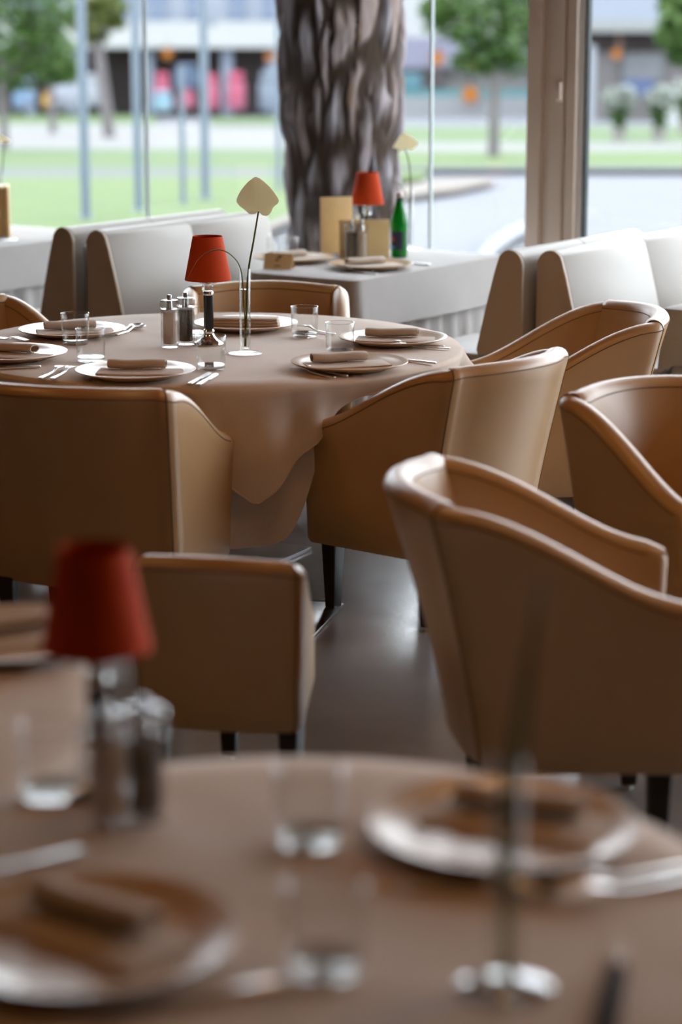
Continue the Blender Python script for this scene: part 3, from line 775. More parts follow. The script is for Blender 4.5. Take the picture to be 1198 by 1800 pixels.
# ---------------------------------------------------------------- round tables and cloths
def round_table(label, c, r, plate_ang, plate_half):
    t = thing('round_table', label, 'table', (c.x, c.y, 0))
    MB().lathe([(0, ZT - 0.034), (r - 0.02, ZT - 0.034), (r - 0.008, ZT - 0.02), (r - 0.010, ZT - 0.004), (0, ZT - 0.004)], 64).build('tabletop', M_PALEWOOD, t)
    MB().lathe([(0.045, 0.012), (0.045, ZT - 0.04)], 20).build('pedestal', M_BRUSHED, t)
    MB().lathe([(0.16, ZT - 0.046), (0.16, ZT - 0.036)], 24).build('bracket', M_BRUSHED, t)
    MB().box((0, 0, 0.006), (plate_half * 2, plate_half * 2, 0.012), plate_ang).build('base_plate', M_BRUSHED, t, bevel=0.002)
    return t
def round_cloth(label, c, r, tip_ang, half, skirt_z, pushes, seed, mat=M_CLOTH, nfold=17, group=None):
    rnd = random.Random(seed)
    root = thing('tablecloth', label, 'tablecloth', (c.x, c.y, 0), 0, group)
    ph = [rnd.uniform(0, 6.28) for _ in range(4)]
    def push(th, depth):
        s = 0.0
        for (a, w, amt) in pushes:
            d = (th - a + PI) % (2 * PI) - PI
            s += amt * math.exp(-(d / w) ** 2)
        return s * sstep(depth / 0.16)
    N = 256
    def fold(th, dep, amp):
        k = sstep(dep / 0.22)
        k = sstep(dep / 0.15)
        f = 0.55 * math.sin(nfold * th + ph[0]) + 0.30 * math.sin((nfold - 6) * th + ph[1]) + 0.25 * math.sin((nfold + 9) * th + ph[2])
        return amp * k * f
    # square top cloth: flat on the table, its corners hang as points
    nr, nd = 10, 16
    def reach(th, hf=None):
        hf = hf or half
        a = (th - tip_ang) % (PI / 2) - PI / 4
        q = hf / math.cos(a)
        return q - 0.03 * sstep((q - hf * 1.30) / (hf * 0.12))
    # larger square undercloth, its corner points hang lower
    nz = 14
    def under(i, j):
        th = 2 * PI * i / N; a4 = (th - tip_ang + PI / 4) % (PI / 2) - PI / 4
        dep = 0.004 + (0.07 + (ZT - skirt_z - 0.07) * math.exp(-(a4 / 0.27) ** 4)) * j / (nz - 1)
        rr = r - 0.006 + 0.004 * sstep(dep / 0.02) + fold(th * 1.0, dep, 0.034) - push(th, dep) - 0.012
        z = ZT - 0.003 - dep
        return (rr * math.cos(th), rr * math.sin(th), z)
    MB().grid(under, N, nz, True).build('under_cloth', mat, root, fix=False, sharp=180)
    def over(i, j):
        th = 2 * PI * i / N; R_ = reach(th)
        if j < nr:
            rr = min(r, R_) * j / (nr - 1) if j else 0.0
            w = 0.0012 * math.sin(3 * th + 5 * rr) * (rr / r) + 0.0010 * math.sin(40 * rr * math.cos(th - 0.6) + 2)
            zz = ZT + w * 0.5
            if j == nr - 1: rr += 0.001; zz = ZT - 0.002
            return (rr * math.cos(th), rr * math.sin(th), zz)
        dep = max(0.02, (R_ - r)) * (j - nr + 1) / nd
        k = (tip_ang - th + PI) % (2 * PI) - PI
        a4 = (th - tip_ang + PI / 4) % (PI / 2) - PI / 4        # angle from nearest corner
        corner = math.exp(-(a4 / 0.22) ** 2)
        cone = 0.055 * corner * sstep(dep / 0.25) - 0.035 * math.exp(-((abs(a4) - 0.30) / 0.09) ** 2) * sstep(dep / 0.12)
        for (a0, w0, am) in ((-0.20, 0.05, 0.030), (-0.11, 0.04, -0.020), (0.03, 0.06, 0.026), (0.15, 0.045, -0.024), (0.24, 0.05, 0.034), (0.38, 0.06, -0.018)):
            cone += am * math.exp(-((a4 - a0 - 0.05 * dep) / w0) ** 2) * sstep(dep / 0.16)
        rr = r + 0.007 * sstep(dep / 0.012) + fold(th, dep, 0.034) * (1 - 0.3 * corner) + cone - push(th, dep) + 0.006
        # keep clear of the undercloth
        ru = r - 0.002 + fold(th, dep, 0.028) - push(th, dep) - 0.012
        rr = max(rr, ru + 0.006)
        return (rr * math.cos(th), rr * math.sin(th), ZT - 0.002 - dep)
    o = MB().grid(over, N, nr + nd, True).build('top_cloth', mat, root, fix=False, sharp=180)
    hem = [Vector(over(i % N, nr + nd - 1)) for i in range(0, N + 1)]
    MB().tube(hem, 0.0022, 5, cap=False).build('hem', mat, root)
    return root
T1 = at(368, 606, ZT); R1 = 0.80
def ang_to(p, c=T1): return math.atan2(p.y - c.y, p.x - c.x)
pushes1 = []
for ch in [o for o in COL.objects if o.name.startswith('tub_chair') and o is not root_e]:
    f2 = Vector((-math.sin(ch.rotation_euler.z), math.cos(ch.rotation_euler.z), 0)); q = ch.location + f2 * 0.25
    dd = (Vector((q.x, q.y, 0)) - Vector((T1.x, T1.y, 0))).length
    if dd < R1 + 0.12: pushes1.append((ang_to(q), 0.30, min(0.30, R1 - dd + 0.05)))
pl = at(604, 1060, 0.012)
round_table('round dining table under the taupe cloth in the middle', T1, R1, math.radians(62), 0.24)
c2 = Vector((pl.x, pl.y, 0)) + Vector((-0.97, 0.24, 0)) * 0.19 + Vector((-0.24, -0.97, 0)) * 0.19 - Vector((T1.x, T1.y, 0))
tt = [o for o in COL.objects if o.name.startswith('round_table')][0]
MB().box((c2.x, c2.y, 0.006), (0.38, 0.38, 0.012), math.atan2(-0.24, 0.97)).build('base_plate', M_BRUSHED, tt, bevel=0.002)
MB().box((c2.x / 2, c2.y / 2, 0.005), (c2.length, 0.08, 0.010), math.atan2(c2.y, c2.x)).build('floor_bar', M_BRUSHED, tt)
round_cloth('taupe cloth on the round middle table with hanging corner points', T1, R1, math.radians(-78), 0.83, 0.22, pushes1, 4, group='taupe tablecloths')
TA = Vector((-0.066, 2.475, ZT)); RA = 0.55
round_table('near round table under the blurred cloth in the foreground', TA, RA, 0.3, 0.24)
round_cloth('blurred taupe cloth covering the near foreground table', TA, RA, 0.4, 0.60, 0.15, [], 5, group='taupe tablecloths')
pB = at(158, 1150, ZT)
TB = Vector((-0.97, 3.25, ZT)); RB = 0.60
round_table('round table at the left behind the near table', TB, RB, 0.3, 0.24)
round_cloth('blurred taupe cloth on the left table with one plate in view', TB, RB, 0.9, 0.65, 0.15, [], 6, group='taupe tablecloths')

# square tables by the glazing
def rect_table(name, label, clabel, u0, u1, v0, v1, drop=0.20, seed=1):
    cu, cv = (u0 + u1) / 2, (v0 + v1) / 2; hu, hv = abs(u1 - u0) / 2, abs(v1 - v0) / 2
    c = uv(cu, cv)
    t = thing('square_table', label, 'table', c, ANG_V)
    MB().box((0, 0, ZT - 0.022), (2 * hv - 0.02, 2 * hu - 0.02, 0.03)).build('tabletop', M_PALEWOOD, t, bevel=0.004)
    MB().box((0, 0, ZT / 2), (0.09, 0.09, ZT - 0.08)).build('pedestal', M_BRUSHED, t)
    MB().box((0, 0, 0.006), (0.5, 0.5, 0.012)).build('base_plate', M_BRUSHED, t, bevel=0.002)
    cl = thing('tablecloth', clabel, 'tablecloth', c, ANG_V, 'pale tablecloths by the glazing')
    # rounded rectangle path
    rc = 0.035; path = []
    for (sx, sy, a0) in ((1, 1, 0), (-1, 1, PI / 2), (-1, -1, PI), (1, -1, 1.5 * PI)):
        for k in range(9):
            a = a0 + PI / 2 * k / 8
            path.append((Vector((sx * (hv - rc) + rc * math.cos(a), sy * (hu - rc) + rc * math.sin(a))), Vector((math.cos(a), math.sin(a))), 1.0 if 1 < k < 7 else 0.5))
        # straight side points to the next corner
        nx = {(1, 1): (-1, 1), (-1, 1): (-1, -1), (-1, -1): (1, -1), (1, -1): (1, 1)}[(sx, sy)]
        e = path[-1]; a1 = a0 + PI / 2
        s2 = Vector((nx[0] * (hv - rc) + rc * math.cos(a1), nx[1] * (hu - rc) + rc * math.sin(a1)))
        for k in range(1, 40): path.append((e[0].lerp(s2, k / 40), Vector((math.cos(a1), math.sin(a1))), 0.0))
    n = len(path); L = [0.0]
    for i in range(1, n): L.append(L[-1] + (path[i][0] - path[i - 1][0]).length)
    rnd = random.Random(seed); p1, p2 = rnd.uniform(0, 6), rnd.uniform(0, 6)
    nd = 8
    def over(i, j):
        p, nn, cr = path[i]
        if j == 0: return (0, 0, ZT)
        if j == 1: return (p.x * 0.6, p.y * 0.6, ZT)
        if j == 2: q = p - nn * 0.008; return (q.x, q.y, ZT)
        dep = drop * (j - 3) / (nd - 1)
        wv = 0.006 * math.sin(L[i] * 9 + p1) * sstep(dep / drop) + 0.016 * cr * sstep(dep / drop)
        q = p + nn * (0.006 + wv + 0.012 * dep / drop)
        return (q.x, q.y, ZT - 0.005 - dep - 0.03 * cr * dep / drop)
    MB().grid(over, n, 3 + nd, True).build('top_cloth', M_CLOTH_L, cl, fix=False, sharp=60)
    def under(i, j):
        p, nn, cr = path[i]; dep = 0.02 + (ZT - 0.09) * j / 9
        wv = (0.012 * math.sin(L[i] * 55 + p2) + 0.006 * math.sin(L[i] * 23)) * sstep(dep / 0.3)
        q = p + nn * (-0.012 + wv - 0.006)
        return (q.x, q.y, ZT - dep)
    MB().grid(under, n, 10, True).build('under_cloth', M_CLOTH_L, cl, fix=False, sharp=180)
    return t
rect_table('window_table', 'square table by the glass with the green bottle', 'pale cloth on the window table holding the green bottle', 0.0, 0.53, 0.0, T2_LEN, seed=2)
# left window table: its right edge runs through px (0,432)-(86,419)
a3 = at(0, 432, ZT) - Vector((T2_C.x, T2_C.y, ZT)); u3 = a3.dot(U)
b3_ = at(60, 398, ZT) - Vector((T2_C.x, T2_C.y, ZT)); v3 = b3_.dot(V)
rect_table('window_table', 'square table by the glass at the far left', 'pale cloth on the far left window table', u3, u3 + 0.8, v3 - 1.15, v3, seed=3)
a4 = at(1166, 540, ZT) - Vector((T2_C.x, T2_C.y, ZT)); u4, v4 = a4.dot(U), a4.dot(V)
rect_table('window_table', 'square table at the right edge behind the tub chairs', 'shaded cloth corner of the right edge table', u4, u4 - 0.8, v4, v4 + 1.1, seed=4)

# ---------------------------------------------------------------- upholstered benches, back to back
def bench(label, end_px, face, length, z0=0.47, z1=0.875):
    """end_px: pixel of the near end, middle of the top; face=+1 looks to +U (left), -1 looks to the right"""
    e = at(end_px[0], end_px[1], z1); rel = e - Vector((T2_C.x, T2_C.y, z1)); eu, ev = rel.dot(U), rel.dot(V)
    root = thing('bench', label, 'bench', uv(eu, ev), ANG_V, 'cream leather benches by the glazing')
    # local: x along V, y along U ; profile in (y*face, z)
    wt, wb = 0.105, 0.195
    prof = [(-0.055, z0), (-0.055, z1 - 0.05)]
    for k in range(1, 9):
        a = PI - PI * k / 9 * 0.92
        prof.append((wt / 2 * math.cos(a) * 1.0, z1 - 0.05 + 0.05 * math.sin(a)))
    prof += [(0.062, z1 - 0.075), (0.10, 0.66), (wb - 0.055, z0 + 0.02), (wb - 0.062, z0)]
    prof = [(y * face, z) for (y, z) in prof]
    n = len(prof)
    def extr(name, x0, x1, mat, inset=0.004, grow=0.0, bev=0.0):
        cy = sum(p[0] for p in prof) / n; cz = (z0 + z1) / 2
        vs = []
        xs = [(x0, inset), (x0 + inset, 0.0), (x1 - inset, 0.0), (x1, inset)]
        for (x, ins) in xs:
            for (y, z) in prof:
                d = Vector((y - cy, z - cz)); d2 = d.normalized()
                vs.append((x, y - d2.x * (ins - grow), z - d2.y * (ins - grow)))
        fs = [tuple(range(n)), tuple(3 * n + k for k in range(n - 1, -1, -1))]
        for s in range(3):
            for k in range(n): fs.append((s * n + k, s * n + (k + 1) % n, (s + 1) * n + (k + 1) % n, (s + 1) * n + k))
        return MB().add(vs, fs).build(name, mat, root, sharp=35)
    extr('end_panel', -0.012, 0.004, M_TAUPE, 0.003)  # same cream leather; its warm shade is put into this browner colour
    half = length / 2
    extr('back_cushion', 0.004, half, M_CREAM, 0.003)
    extr('back_cushion', half, length, M_CREAM, 0.003)
    sy = face * (0.16 + 0.24)
    for k in range(2):
        MB().box((half * (k + 0.5), face * 0.28, 0.415), (half - 0.004, 0.36, 0.11)).build('seat_cushion', M_CREAM, root, bevel=0.02, seg=3)
    MB().box((length / 2, face * 0.25, 0.21), (length - 0.06, 0.32, 0.30)).build('plinth', M_TAUPE, root, bevel=0.004)
    MB().box((length / 2, face * -0.02, 0.235), (length, 0.09, 0.47)).build('back_frame', M_TAUPE, root, bevel=0.004)
    return root, eu, ev
LB1 = bench('cream bench facing the far left table, left of the pair', (112, 399), 1, 1.05)
LB2 = bench('cream bench facing the window table, right of the left pair', (172, 404), -1, 1.10)
RB1 = bench('cream bench facing the window table from its right side', (898, 439), 1, 1.00)
RB2 = bench('cream bench facing right behind the right-hand tub chair', (969, 440), -1, 1.35)
def bracket(label, px, py0, zt_):
    p = at(px, py0, zt_)
    t = thing('bench_bracket', label, 'bracket', (p.x, p.y, 0), ANG_V, 'steel brackets between benches')
    MB().box((0, 0, zt_ / 2), (0.022, 0.008, zt_)).build('upright', M_BRUSHED, t, bevel=0.003)
    MB().box((0, 0, 0.004), (0.10, 0.04, 0.008)).build('foot', M_CHROME, t, bevel=0.002)
bracket('chrome bracket between the two left benches', 151, 432, 0.80)
bracket('chrome bracket between the two right benches', 947, 478, 0.78)

# ---------------------------------------------------------------- table ware
PLATE, TUMB, LAMP, SALT, PEPP, VASE, FORK, KNIFE, SPOON, NAP, NAPB = ({} for _ in range(11))
ON = ZT + 0.0016
def make_plate():
    o = MB().lathe([(0, 0.004), (0.10, 0.004), (0.105, 0.0), (0.112, 0.0), (0.118, 0.005), (0.150, 0.012), (0.1735, 0.0195), (0.1755, 0.0215), (0.1745, 0.0232),
                    (0.1715, 0.0232), (0.148, 0.0165), (0.122, 0.0105), (0.112, 0.0092), (0, 0.0085)], 72).build('charger_plate', M_PLATE)
    return tag(o, 'x', 'plate')
def make_tumbler():
    t = thing('glass_tumbler', 'x', 'glass')
    MB().lathe([(0.041, 0.012), (0.0432, 0.02), (0.0445, 0.06), (0.0452, 0.0985), (0.0445, 0.1), (0.0436, 0.0985), (0.0428, 0.06), (0.0412, 0.021), (0.040, 0.016)], 40).build('wall', M_GLASS, t)
    MB().lathe([(0.036, 0.0), (0.040, 0.0015), (0.0415, 0.008), (0.0405, 0.014), (0.030, 0.012), (0.0, 0.009)], 40).build('base', M_GLASSBASE, t)
    MB().tube([(0.0445 * math.cos(2 * PI * k / 48), 0.0445 * math.sin(2 * PI * k / 48), 0.1) for k in range(49)], 0.0011, 6).build('rim', M_GLASSBASE, t)
    return t
def make_lamp():
    t = thing('table_lamp', 'x', 'lamp')
    b, h = 0.206, 0.138
    MB().lathe([(0.0735, b), (0.0742, b + 0.002), (0.0475, b + h), (0.0468, b + h + 0.001), (0.0458, b + h), (0.072, b + 0.002)] + [(0.0735, b)], 48).build('shade', M_RED, t)
    MB().tube([(0.0455 * math.cos(2 * PI * k / 40), 0.0455 * math.sin(2 * PI * k / 40), b + h - 0.004) for k in range(41)], 0.0012, 6).build('shade_ring', M_RED, t)
    MB().lathe([(0.016, 0.168), (0.020, 0.176), (0.019, 0.19), (0.026, 0.196), (0.042, 0.204), (0.044, 0.2055), (0.040, 0.205), (0.022, 0.199), (0.012, 0.194), (0.0, 0.193)], 32).build('glass_cup', M_GLASSBASE, t)
    MB().lathe([(0.0, 0.195), (0.010, 0.197), (0.011, 0.225), (0.016, 0.245), (0.014, 0.265), (0.0, 0.275)], 20).build('bulb', M_PAPER, t)
    MB().lathe([(0.0165, 0.158), (0.0175, 0.163), (0.0165, 0.168), (0.014, 0.171)], 28).build('collar', M_CHROME, t)
    MB().box((0, 0, 0.104), (0.025, 0.025, 0.110)).build('stem', M_BLACK, t, bevel=0.003)
    MB().lathe([(0.046, 0.0), (0.048, 0.003), (0.046, 0.008), (0.030, 0.015), (0.021, 0.026), (0.016, 0.036), (0.019, 0.043), (0.016, 0.048), (0.0, 0.05)], 40).build('base', M_CHROME, t)
    return t
def make_mill(kind):
    t = thing('salt_mill' if kind == 's' else 'pepper_mill', 'x', 'mill')
    def oct_(prof, name, mat, nn=12): MB().lathe(prof, nn).build(name, mat, t, sharp=20)
    oct_([(0.027, 0.0), (0.0295, 0.004), (0.0285, 0.012), (0.0285, 0.118), (0.0265, 0.121), (0.0, 0.121)], 'body', M_ACRYL)
    oct_([(0.0215, 0.012), (0.0215, 0.112), (0.0, 0.113)], 'filling', M_SALT if kind == 's' else M_PEPPER, 16)
    oct_([(0.0275, 0.1225), (0.0305, 0.127), (0.0305, 0.145), (0.027, 0.150), (0.012, 0.151), (0.0, 0.151)], 'cap', M_ACRYL)
    MB().lathe([(0.012, 0.121), (0.010, 0.148)], 14).build('spindle', M_CHROME, t)
    MB().lathe([(0.0065, 0.151), (0.0075, 0.154), (0.0075, 0.164), (0.006, 0.1665), (0, 0.167)], 16).build('knob', M_BRUSHED, t)
    return t
def make_vase():
    t = thing('bud_vase', 'x', 'vase')
    MB().lathe([(0.0, 0.006), (0.020, 0.006), (0.048, 0.003), (0.052, 0.0015), (0.052, 0.0), (0.0, 0.0)], 40).build('foot', M_GLASSBASE, t)
    MB().lathe([(0.012, 0.006), (0.0165, 0.014), (0.0172, 0.03), (0.0175, 0.262), (0.0168, 0.2635), (0.0160, 0.262), (0.0156, 0.03), (0.010, 0.016), (0.0, 0.014)], 32).build('tube', M_GLASS, t)
    MB().lathe([(0.0, 0.0155), (0.010, 0.0165), (0.0152, 0.03), (0.0152, 0.20), (0.0, 0.2)], 28).build('water', M_WATER, t)
    return t
def strip(pts_w, zf, thick, name, mat):
    """flat cutlery blank: list of (x, half width), height profile zf(x)"""
    mb = MB(); n = len(pts_w)
    for sgn in (0, 1): pass
    vs = []; fs = []
    for (x, w) in pts_w:
        z = zf(x)
        vs += [(x, -w, z), (x, w, z), (x, w, z + thick), (x, -w, z + thick)]
    for i in range(n - 1):
        for k in range(4):
            k2 = (k + 1) % 4
            fs.append((i * 4 + k, i * 4 + k2, (i + 1) * 4 + k2, (i + 1) * 4 + k))
    fs += [(3, 2, 1, 0), tuple((n - 1) * 4 + k for k in range(4))]
    return vs, fs
def make_fork():
    t = thing('fork', 'x', 'fork')
    def z(x): return 0.0015 + 0.010 * sstep((x - 0.11) / 0.04) * (1 - sstep((x - 0.165) / 0.05) * 0.75)
    vs, fs = strip([(0.0, 0.004), (0.003, 0.0072), (0.03, 0.0068), (0.085, 0.0042), (0.12, 0.0032), (0.138, 0.0042), (0.150, 0.0105), (0.160, 0.0122), (0.166, 0.0122)], z, 0.0038, '', None)
    MB().add(vs, fs).build('handle', M_STEEL, t, bevel=0.0013, seg=2)
    for k in range(4):
        y = -0.0099 + 0.0066 * k
        xs = [0.165, 0.175, 0.19, 0.203, 0.209]
        v2 = []; f2 = []
        for i, x in enumerate(xs):
            w = (0.0024, 0.0021, 0.0018, 0.0014, 0.0005)[i]; zz = z(x) + 0.0006 * i
            v2 += [(x, y - w, zz), (x, y + w, zz), (x, y + w, zz + 0.002), (x, y - w, zz + 0.002)]
        for i in range(4):
            for q in range(4): f2.append((i * 4 + q, i * 4 + (q + 1) % 4, (i + 1) * 4 + (q + 1) % 4, (i + 1) * 4 + q))
        f2 += [(3, 2, 1, 0), (16, 17, 18, 19)]
        MB().add(v2, f2).build('tine', M_STEEL, t)
    return t
def make_knife():
    t = thing('knife', 'x', 'knife')
    vs, fs = strip([(0.0, 0.004), (0.004, 0.0075), (0.05, 0.0078), (0.095, 0.0062), (0.103, 0.005)], lambda x: 0.0, 0.0062, '', None)
    MB().add(vs, fs).build('handle', M_STEEL, t, bevel=0.0018, seg=2)
    vs = []; fs = []
    for (x, a, b) in ((0.102, -0.005, 0.005), (0.112, -0.0095, 0.0085), (0.16, -0.0105, 0.0088), (0.20, -0.0095, 0.0080), (0.218, -0.004, 0.0065), (0.224, 0.003, 0.0045)):
        vs += [(x, a, 0.0018), (x, b, 0.0014), (x, b, 0.0036), (x, a, 0.0024)]
    for i in range(5):
        for q in range(4): fs.append((i * 4 + q, i * 4 + (q + 1) % 4, (i + 1) * 4 + (q + 1) % 4, (i + 1) * 4 + q))
    fs += [(3, 2, 1, 0), (20, 21, 22, 23)]
    MB().add(vs, fs).build('blade', M_STEEL, t)
    return t
def make_spoon():
    t = thing('spoon', 'x', 'spoon')
    def z(x): return 0.0015 + 0.009 * sstep((x - 0.09) / 0.03) * (1 - sstep((x - 0.115) / 0.03))
    vs, fs = strip([(0.0, 0.004), (0.003, 0.0065), (0.03, 0.006), (0.085, 0.0038), (0.12, 0.003), (0.135, 0.005)], z, 0.0028, '', None)
    MB().add(vs, fs).build('handle', M_STEEL, t, bevel=0.0007, seg=1)
    def bowl(i, j):
        a = PI * 2 * i / 24; q = j / 6
        x = 0.163 + 0.032 * q * math.cos(a) * (1 + 0.06 * math.cos(a)); y = 0.020 * q * math.sin(a)
        return (x, y, 0.0015 + 0.0085 * q * q)
    def bowl2(i, j):
        x, y, z_ = bowl(i, j); return (x, y, z_ + 0.0014)
    mb = MB(); mb.grid(bowl, 24, 7, True); mb.grid(bowl2, 24, 7, True)
    mb.build('bowl', M_STEEL, t, fix=False, sharp=120)
    return t
def make_napkin():
    """napkin folded flat with one long edge rolled over"""
    t = thing('cloth_napkin', 'x', 'napkin')
    def sheet(z0, x0, x1, y0, y1, th, wob):
        def top(i, j):
            x = lerp(x0, x1, i / 20); y = lerp(y0, y1, j / 8)
            e = min(i, 20 - i) / 2.0; e2 = min(j, 8 - j) / 1.0
            drop = -th * 0.5 * (1 - min(1, e) * min(1, e2))
            bend = -0.10 * max(0.0, abs(x) - 0.085) ** 1.0
            return (x, y, z0 + th + drop + wob * math.sin(x * 30 + y * 14) - bend * 0.55)
        def bot(i, j):
            p = top(i, j); return (p[0], p[1], p[2] - th)
        mb = MB(); mb.grid(top, 21, 9)
        mb.grid(bot, 21, 9)
        # edges
        rim = [(i, 0) for i in range(21)] + [(20, j) for j in range(1, 9)] + [(i, 8) for i in range(19, -1, -1)] + [(0, j) for j in range(7, 0, -1)]
        vs = [top(*r) for r in rim] + [bot(*r) for r in rim]; n = len(rim)
        mb.add(vs, [(k, k + n, (k + 1) % n + n, (k + 1) % n) for k in range(n)])
        return mb
    sheet(0.0, -0.125, 0.125, -0.060, 0.055, 0.0055, 0.0006).build('flat_fold', M_NAPKIN, t, sharp=60)
    # rolled fold: open flattened loop with thickness
    loop = []
    for k in range(22):
        a = -0.5 * PI - 2 * PI * 0.94 * k / 21
        loop.append((0.027 * math.cos(a) * (1 if math.cos(a) > 0 else 0.9), 0.0135 * math.sin(a)))
    prof = [(y, z) for (y, z) in loop] + [(y * 0.86, z * 0.74) for (y, z) in reversed(loop)]
    n = len(prof); vs = []; fs = []
    xs = [-0.100, -0.096, -0.05, 0.0, 0.04, 0.066, 0.07]
    for i, x in enumerate(xs):
        s = 0.93 if i in (0, len(xs) - 1) else 1.0
        lift = 0.0205 + 0.0015 * math.sin(x * 40)
        for (y, z) in prof: vs.append((x, 0.028 + y * s + 0.10 * x * 0.3, lift + z * s))
    for i in range(len(xs) - 1):
        for k in range(n): fs.append((i * n + k, i * n + (k + 1) % n, (i + 1) * n + (k + 1) % n, (i + 1) * n + k))
    for (o_, rev) in ((0, False), ((len(xs) - 1) * n, True)):
        h = n // 2
        for k in range(h - 1):
            q = (o_ + k, o_ + k + 1, o_ + n - 2 - k, o_ + n - 1 - k)
            fs.append(q if not rev else q[::-1])
    MB().add(vs, fs).build('rolled_fold', M_NAPKIN, t, sharp=60)
    return t
def make_napkin_block():
    t = thing('cloth_napkin', 'x', 'napkin')
    for k in range(3):
        MB().box((0, 0, 0.004 + 0.0095 * k), (0.235 - 0.004 * k, 0.075 - 0.004 * k, 0.0085)).build('fold_layer', M_NAPKIN, t, bevel=0.0035, seg=2)
    return t

def plate(label, px, py, group='beige charger plates'):
    p = at(px, py, ZT + 0.012); return place(PLATE, make_plate, label, (p.x, p.y, ON), random.uniform(0, 6), group), Vector((p.x, p.y, ON))
def tumbler(label, px, py_base, group='clear tumblers'):
    p = at(px, py_base, ZT); return place(TUMB, make_tumbler, label, (p.x, p.y, ON), random.uniform(0, 6), group)
def napkin(label, base, deg, dx=0.0, dy=0.0, block=False, group='folded napkins on plates'):
    return place(NAPB if block else NAP, make_napkin_block if block else make_napkin, label, (base.x + dx, base.y + dy, ON + 0.0098), math.radians(deg), group)
def cutlery(kind, label, h_px, d_px, group='steel cutlery'):
    """h_px: pixel of the handle end, d_px: another pixel further along the piece"""
    box, mk = {'f': (FORK, make_fork), 'k': (KNIFE, make_knife), 's': (SPOON, make_spoon)}[kind]
    a = at(h_px[0], h_px[1], ZT); b = at(d_px[0], d_px[1], ZT)
    return place(box, mk, label, (a.x, a.y, ON + 0.0004), math.atan2(b.y - a.y, b.x - a.x), group)
def lamp(label, px, py): p = at(px, py, ZT); return place(LAMP, make_lamp, label, (p.x, p.y, ON), 0.5, 'red table lamps')
def mill(kind, label, px, py):
    p = at(px, py, ZT); return place(SALT if kind == 's' else PEPP, lambda: make_mill(kind), label, (p.x, p.y, ON), 0.2, 'acrylic mills')
def vase(label, px, py): p = at(px, py, ZT); return place(VASE, make_vase, label, (p.x, p.y, ON), 0, 'bud vases'), Vector((p.x, p.y, ON))
def curve_pts(ps, n=24):
    """Catmull-Rom through the given points"""
    ps = [Vector(p) for p in ps]; q = [ps[0] * 2 - ps[1]] + ps + [ps[-1] * 2 - ps[-2]]; out = []
    for i in range(1, len(q) - 2):
        for k in range(n):
            t = k / n; a, b, c, d = q[i - 1], q[i], q[i + 1], q[i + 2]
            out.append(0.5 * ((2 * b) + (c - a) * t + (2 * a - 5 * b + 4 * c - d) * t * t + (3 * b - a - 3 * c + d) * t ** 3))
    out.append(ps[-1]); return out
def anthurium(label, base, pts, width, height, tilt, yaw, roll=0.0, smat=None):
    """pts: stem points relative to base (world axes); the heart-shaped spathe sits on the last one"""
    t = thing('anthurium', label, 'flower', base, 0, 'anthurium stems')
    cp = curve_pts(pts, 12)
    MB().tube(cp, [lerp(0.0034, 0.0026, i / (len(cp) - 1)) for i in range(len(cp))], 10).build('stem', M_STEM, t)
    top = Vector(pts[-1])
    NA, NR = 72, 10
    out_ = [(0.03, 0.88), (0.20, 0.74), (0.36, 0.54), (0.50, 0.28), (0.49, 0.18), (0.36, 0.07), (0.29, -0.06), (0.20, -0.12), (0.09, -0.10), (0.0, 0.0),
            (-0.10, -0.05), (-0.22, -0.04), (-0.33, 0.08), (-0.45, 0.20), (-0.50, 0.33), (-0.42, 0.50), (-0.26, 0.70), (-0.10, 0.83)]
    def heart(i):
        q = (i / NA) * len(out_); k = int(q); f = q - k; n_ = len(out_)
        p0, p1, p2, p3 = (Vector(out_[(k + d) % n_]) for d in (-1, 0, 1, 2))
        v = 0.5 * ((2 * p1) + (p2 - p0) * f + (2 * p0 - 5 * p1 + 4 * p2 - p3) * f * f + (3 * p1 - p0 - 3 * p2 + p3) * f ** 3)
        return v.x * width, v.y * height
    def sp(side):
        def fn(i, j):
            a = 2 * PI * i / NA; q = j / (NR - 1)
            w, yy = heart(i)
            x, y = w * q, yy * q + 0.04 * height * (1 - q)
            zc = 0.10 * width * (2 * x / width) ** 2 + 0.04 * width * math.sin(4 * a) * q ** 3 - 0.03 * height * q + side * 0.0006
            return (x, y, zc)
        return fn
    mb = MB(); mb.grid(sp(1), NA, NR, True); mb.grid(sp(-1), NA, NR, True)
    s = mb.build('spathe', smat or M_SPATHE, t, fix=False, sharp=120)
    # plane (x, y) -> stands up, then tilt, roll and yaw
    s.matrix_local = Matrix.Translation(top) @ Matrix.Rotation(yaw, 4, 'Z') @ Matrix.Rotation(PI / 2 + tilt, 4, 'X') @ Matrix.Rotation(roll, 4, 'Z')
    sd = MB().tube([(0, 0.004, -0.003), (0, height * 0.25, -0.022), (0, height * 0.5, -0.036)], [0.0045, 0.0042, 0.002], 10).build('spadix', M_SPADIX, t)
    sd.matrix_local = s.matrix_local.copy()
    return t
def grass_blade(label, base, pts, w=0.0055):
    cp = curve_pts(pts, 14); m = len(cp); mb = MB()
    t = thing('grass_blade', label, 'leaf', base, 0, 'arched grass blades')
    rads = [w * (0.8 + 0.4 * math.sin(PI * min(1, i / m * 1.2)) ) * (1 - 0.85 * sstep((i / (m - 1) - 0.7) / 0.3)) for i in range(m)]
    mb.tube(cp, rads, 8, flat=0.3).build('blade', M_STEM, t)
    return t
def rel(base, px, py):
    """offset from base of the point seen at the pixel, in the upright plane through base"""
    p = at_y(px, py, base.y); return p - base

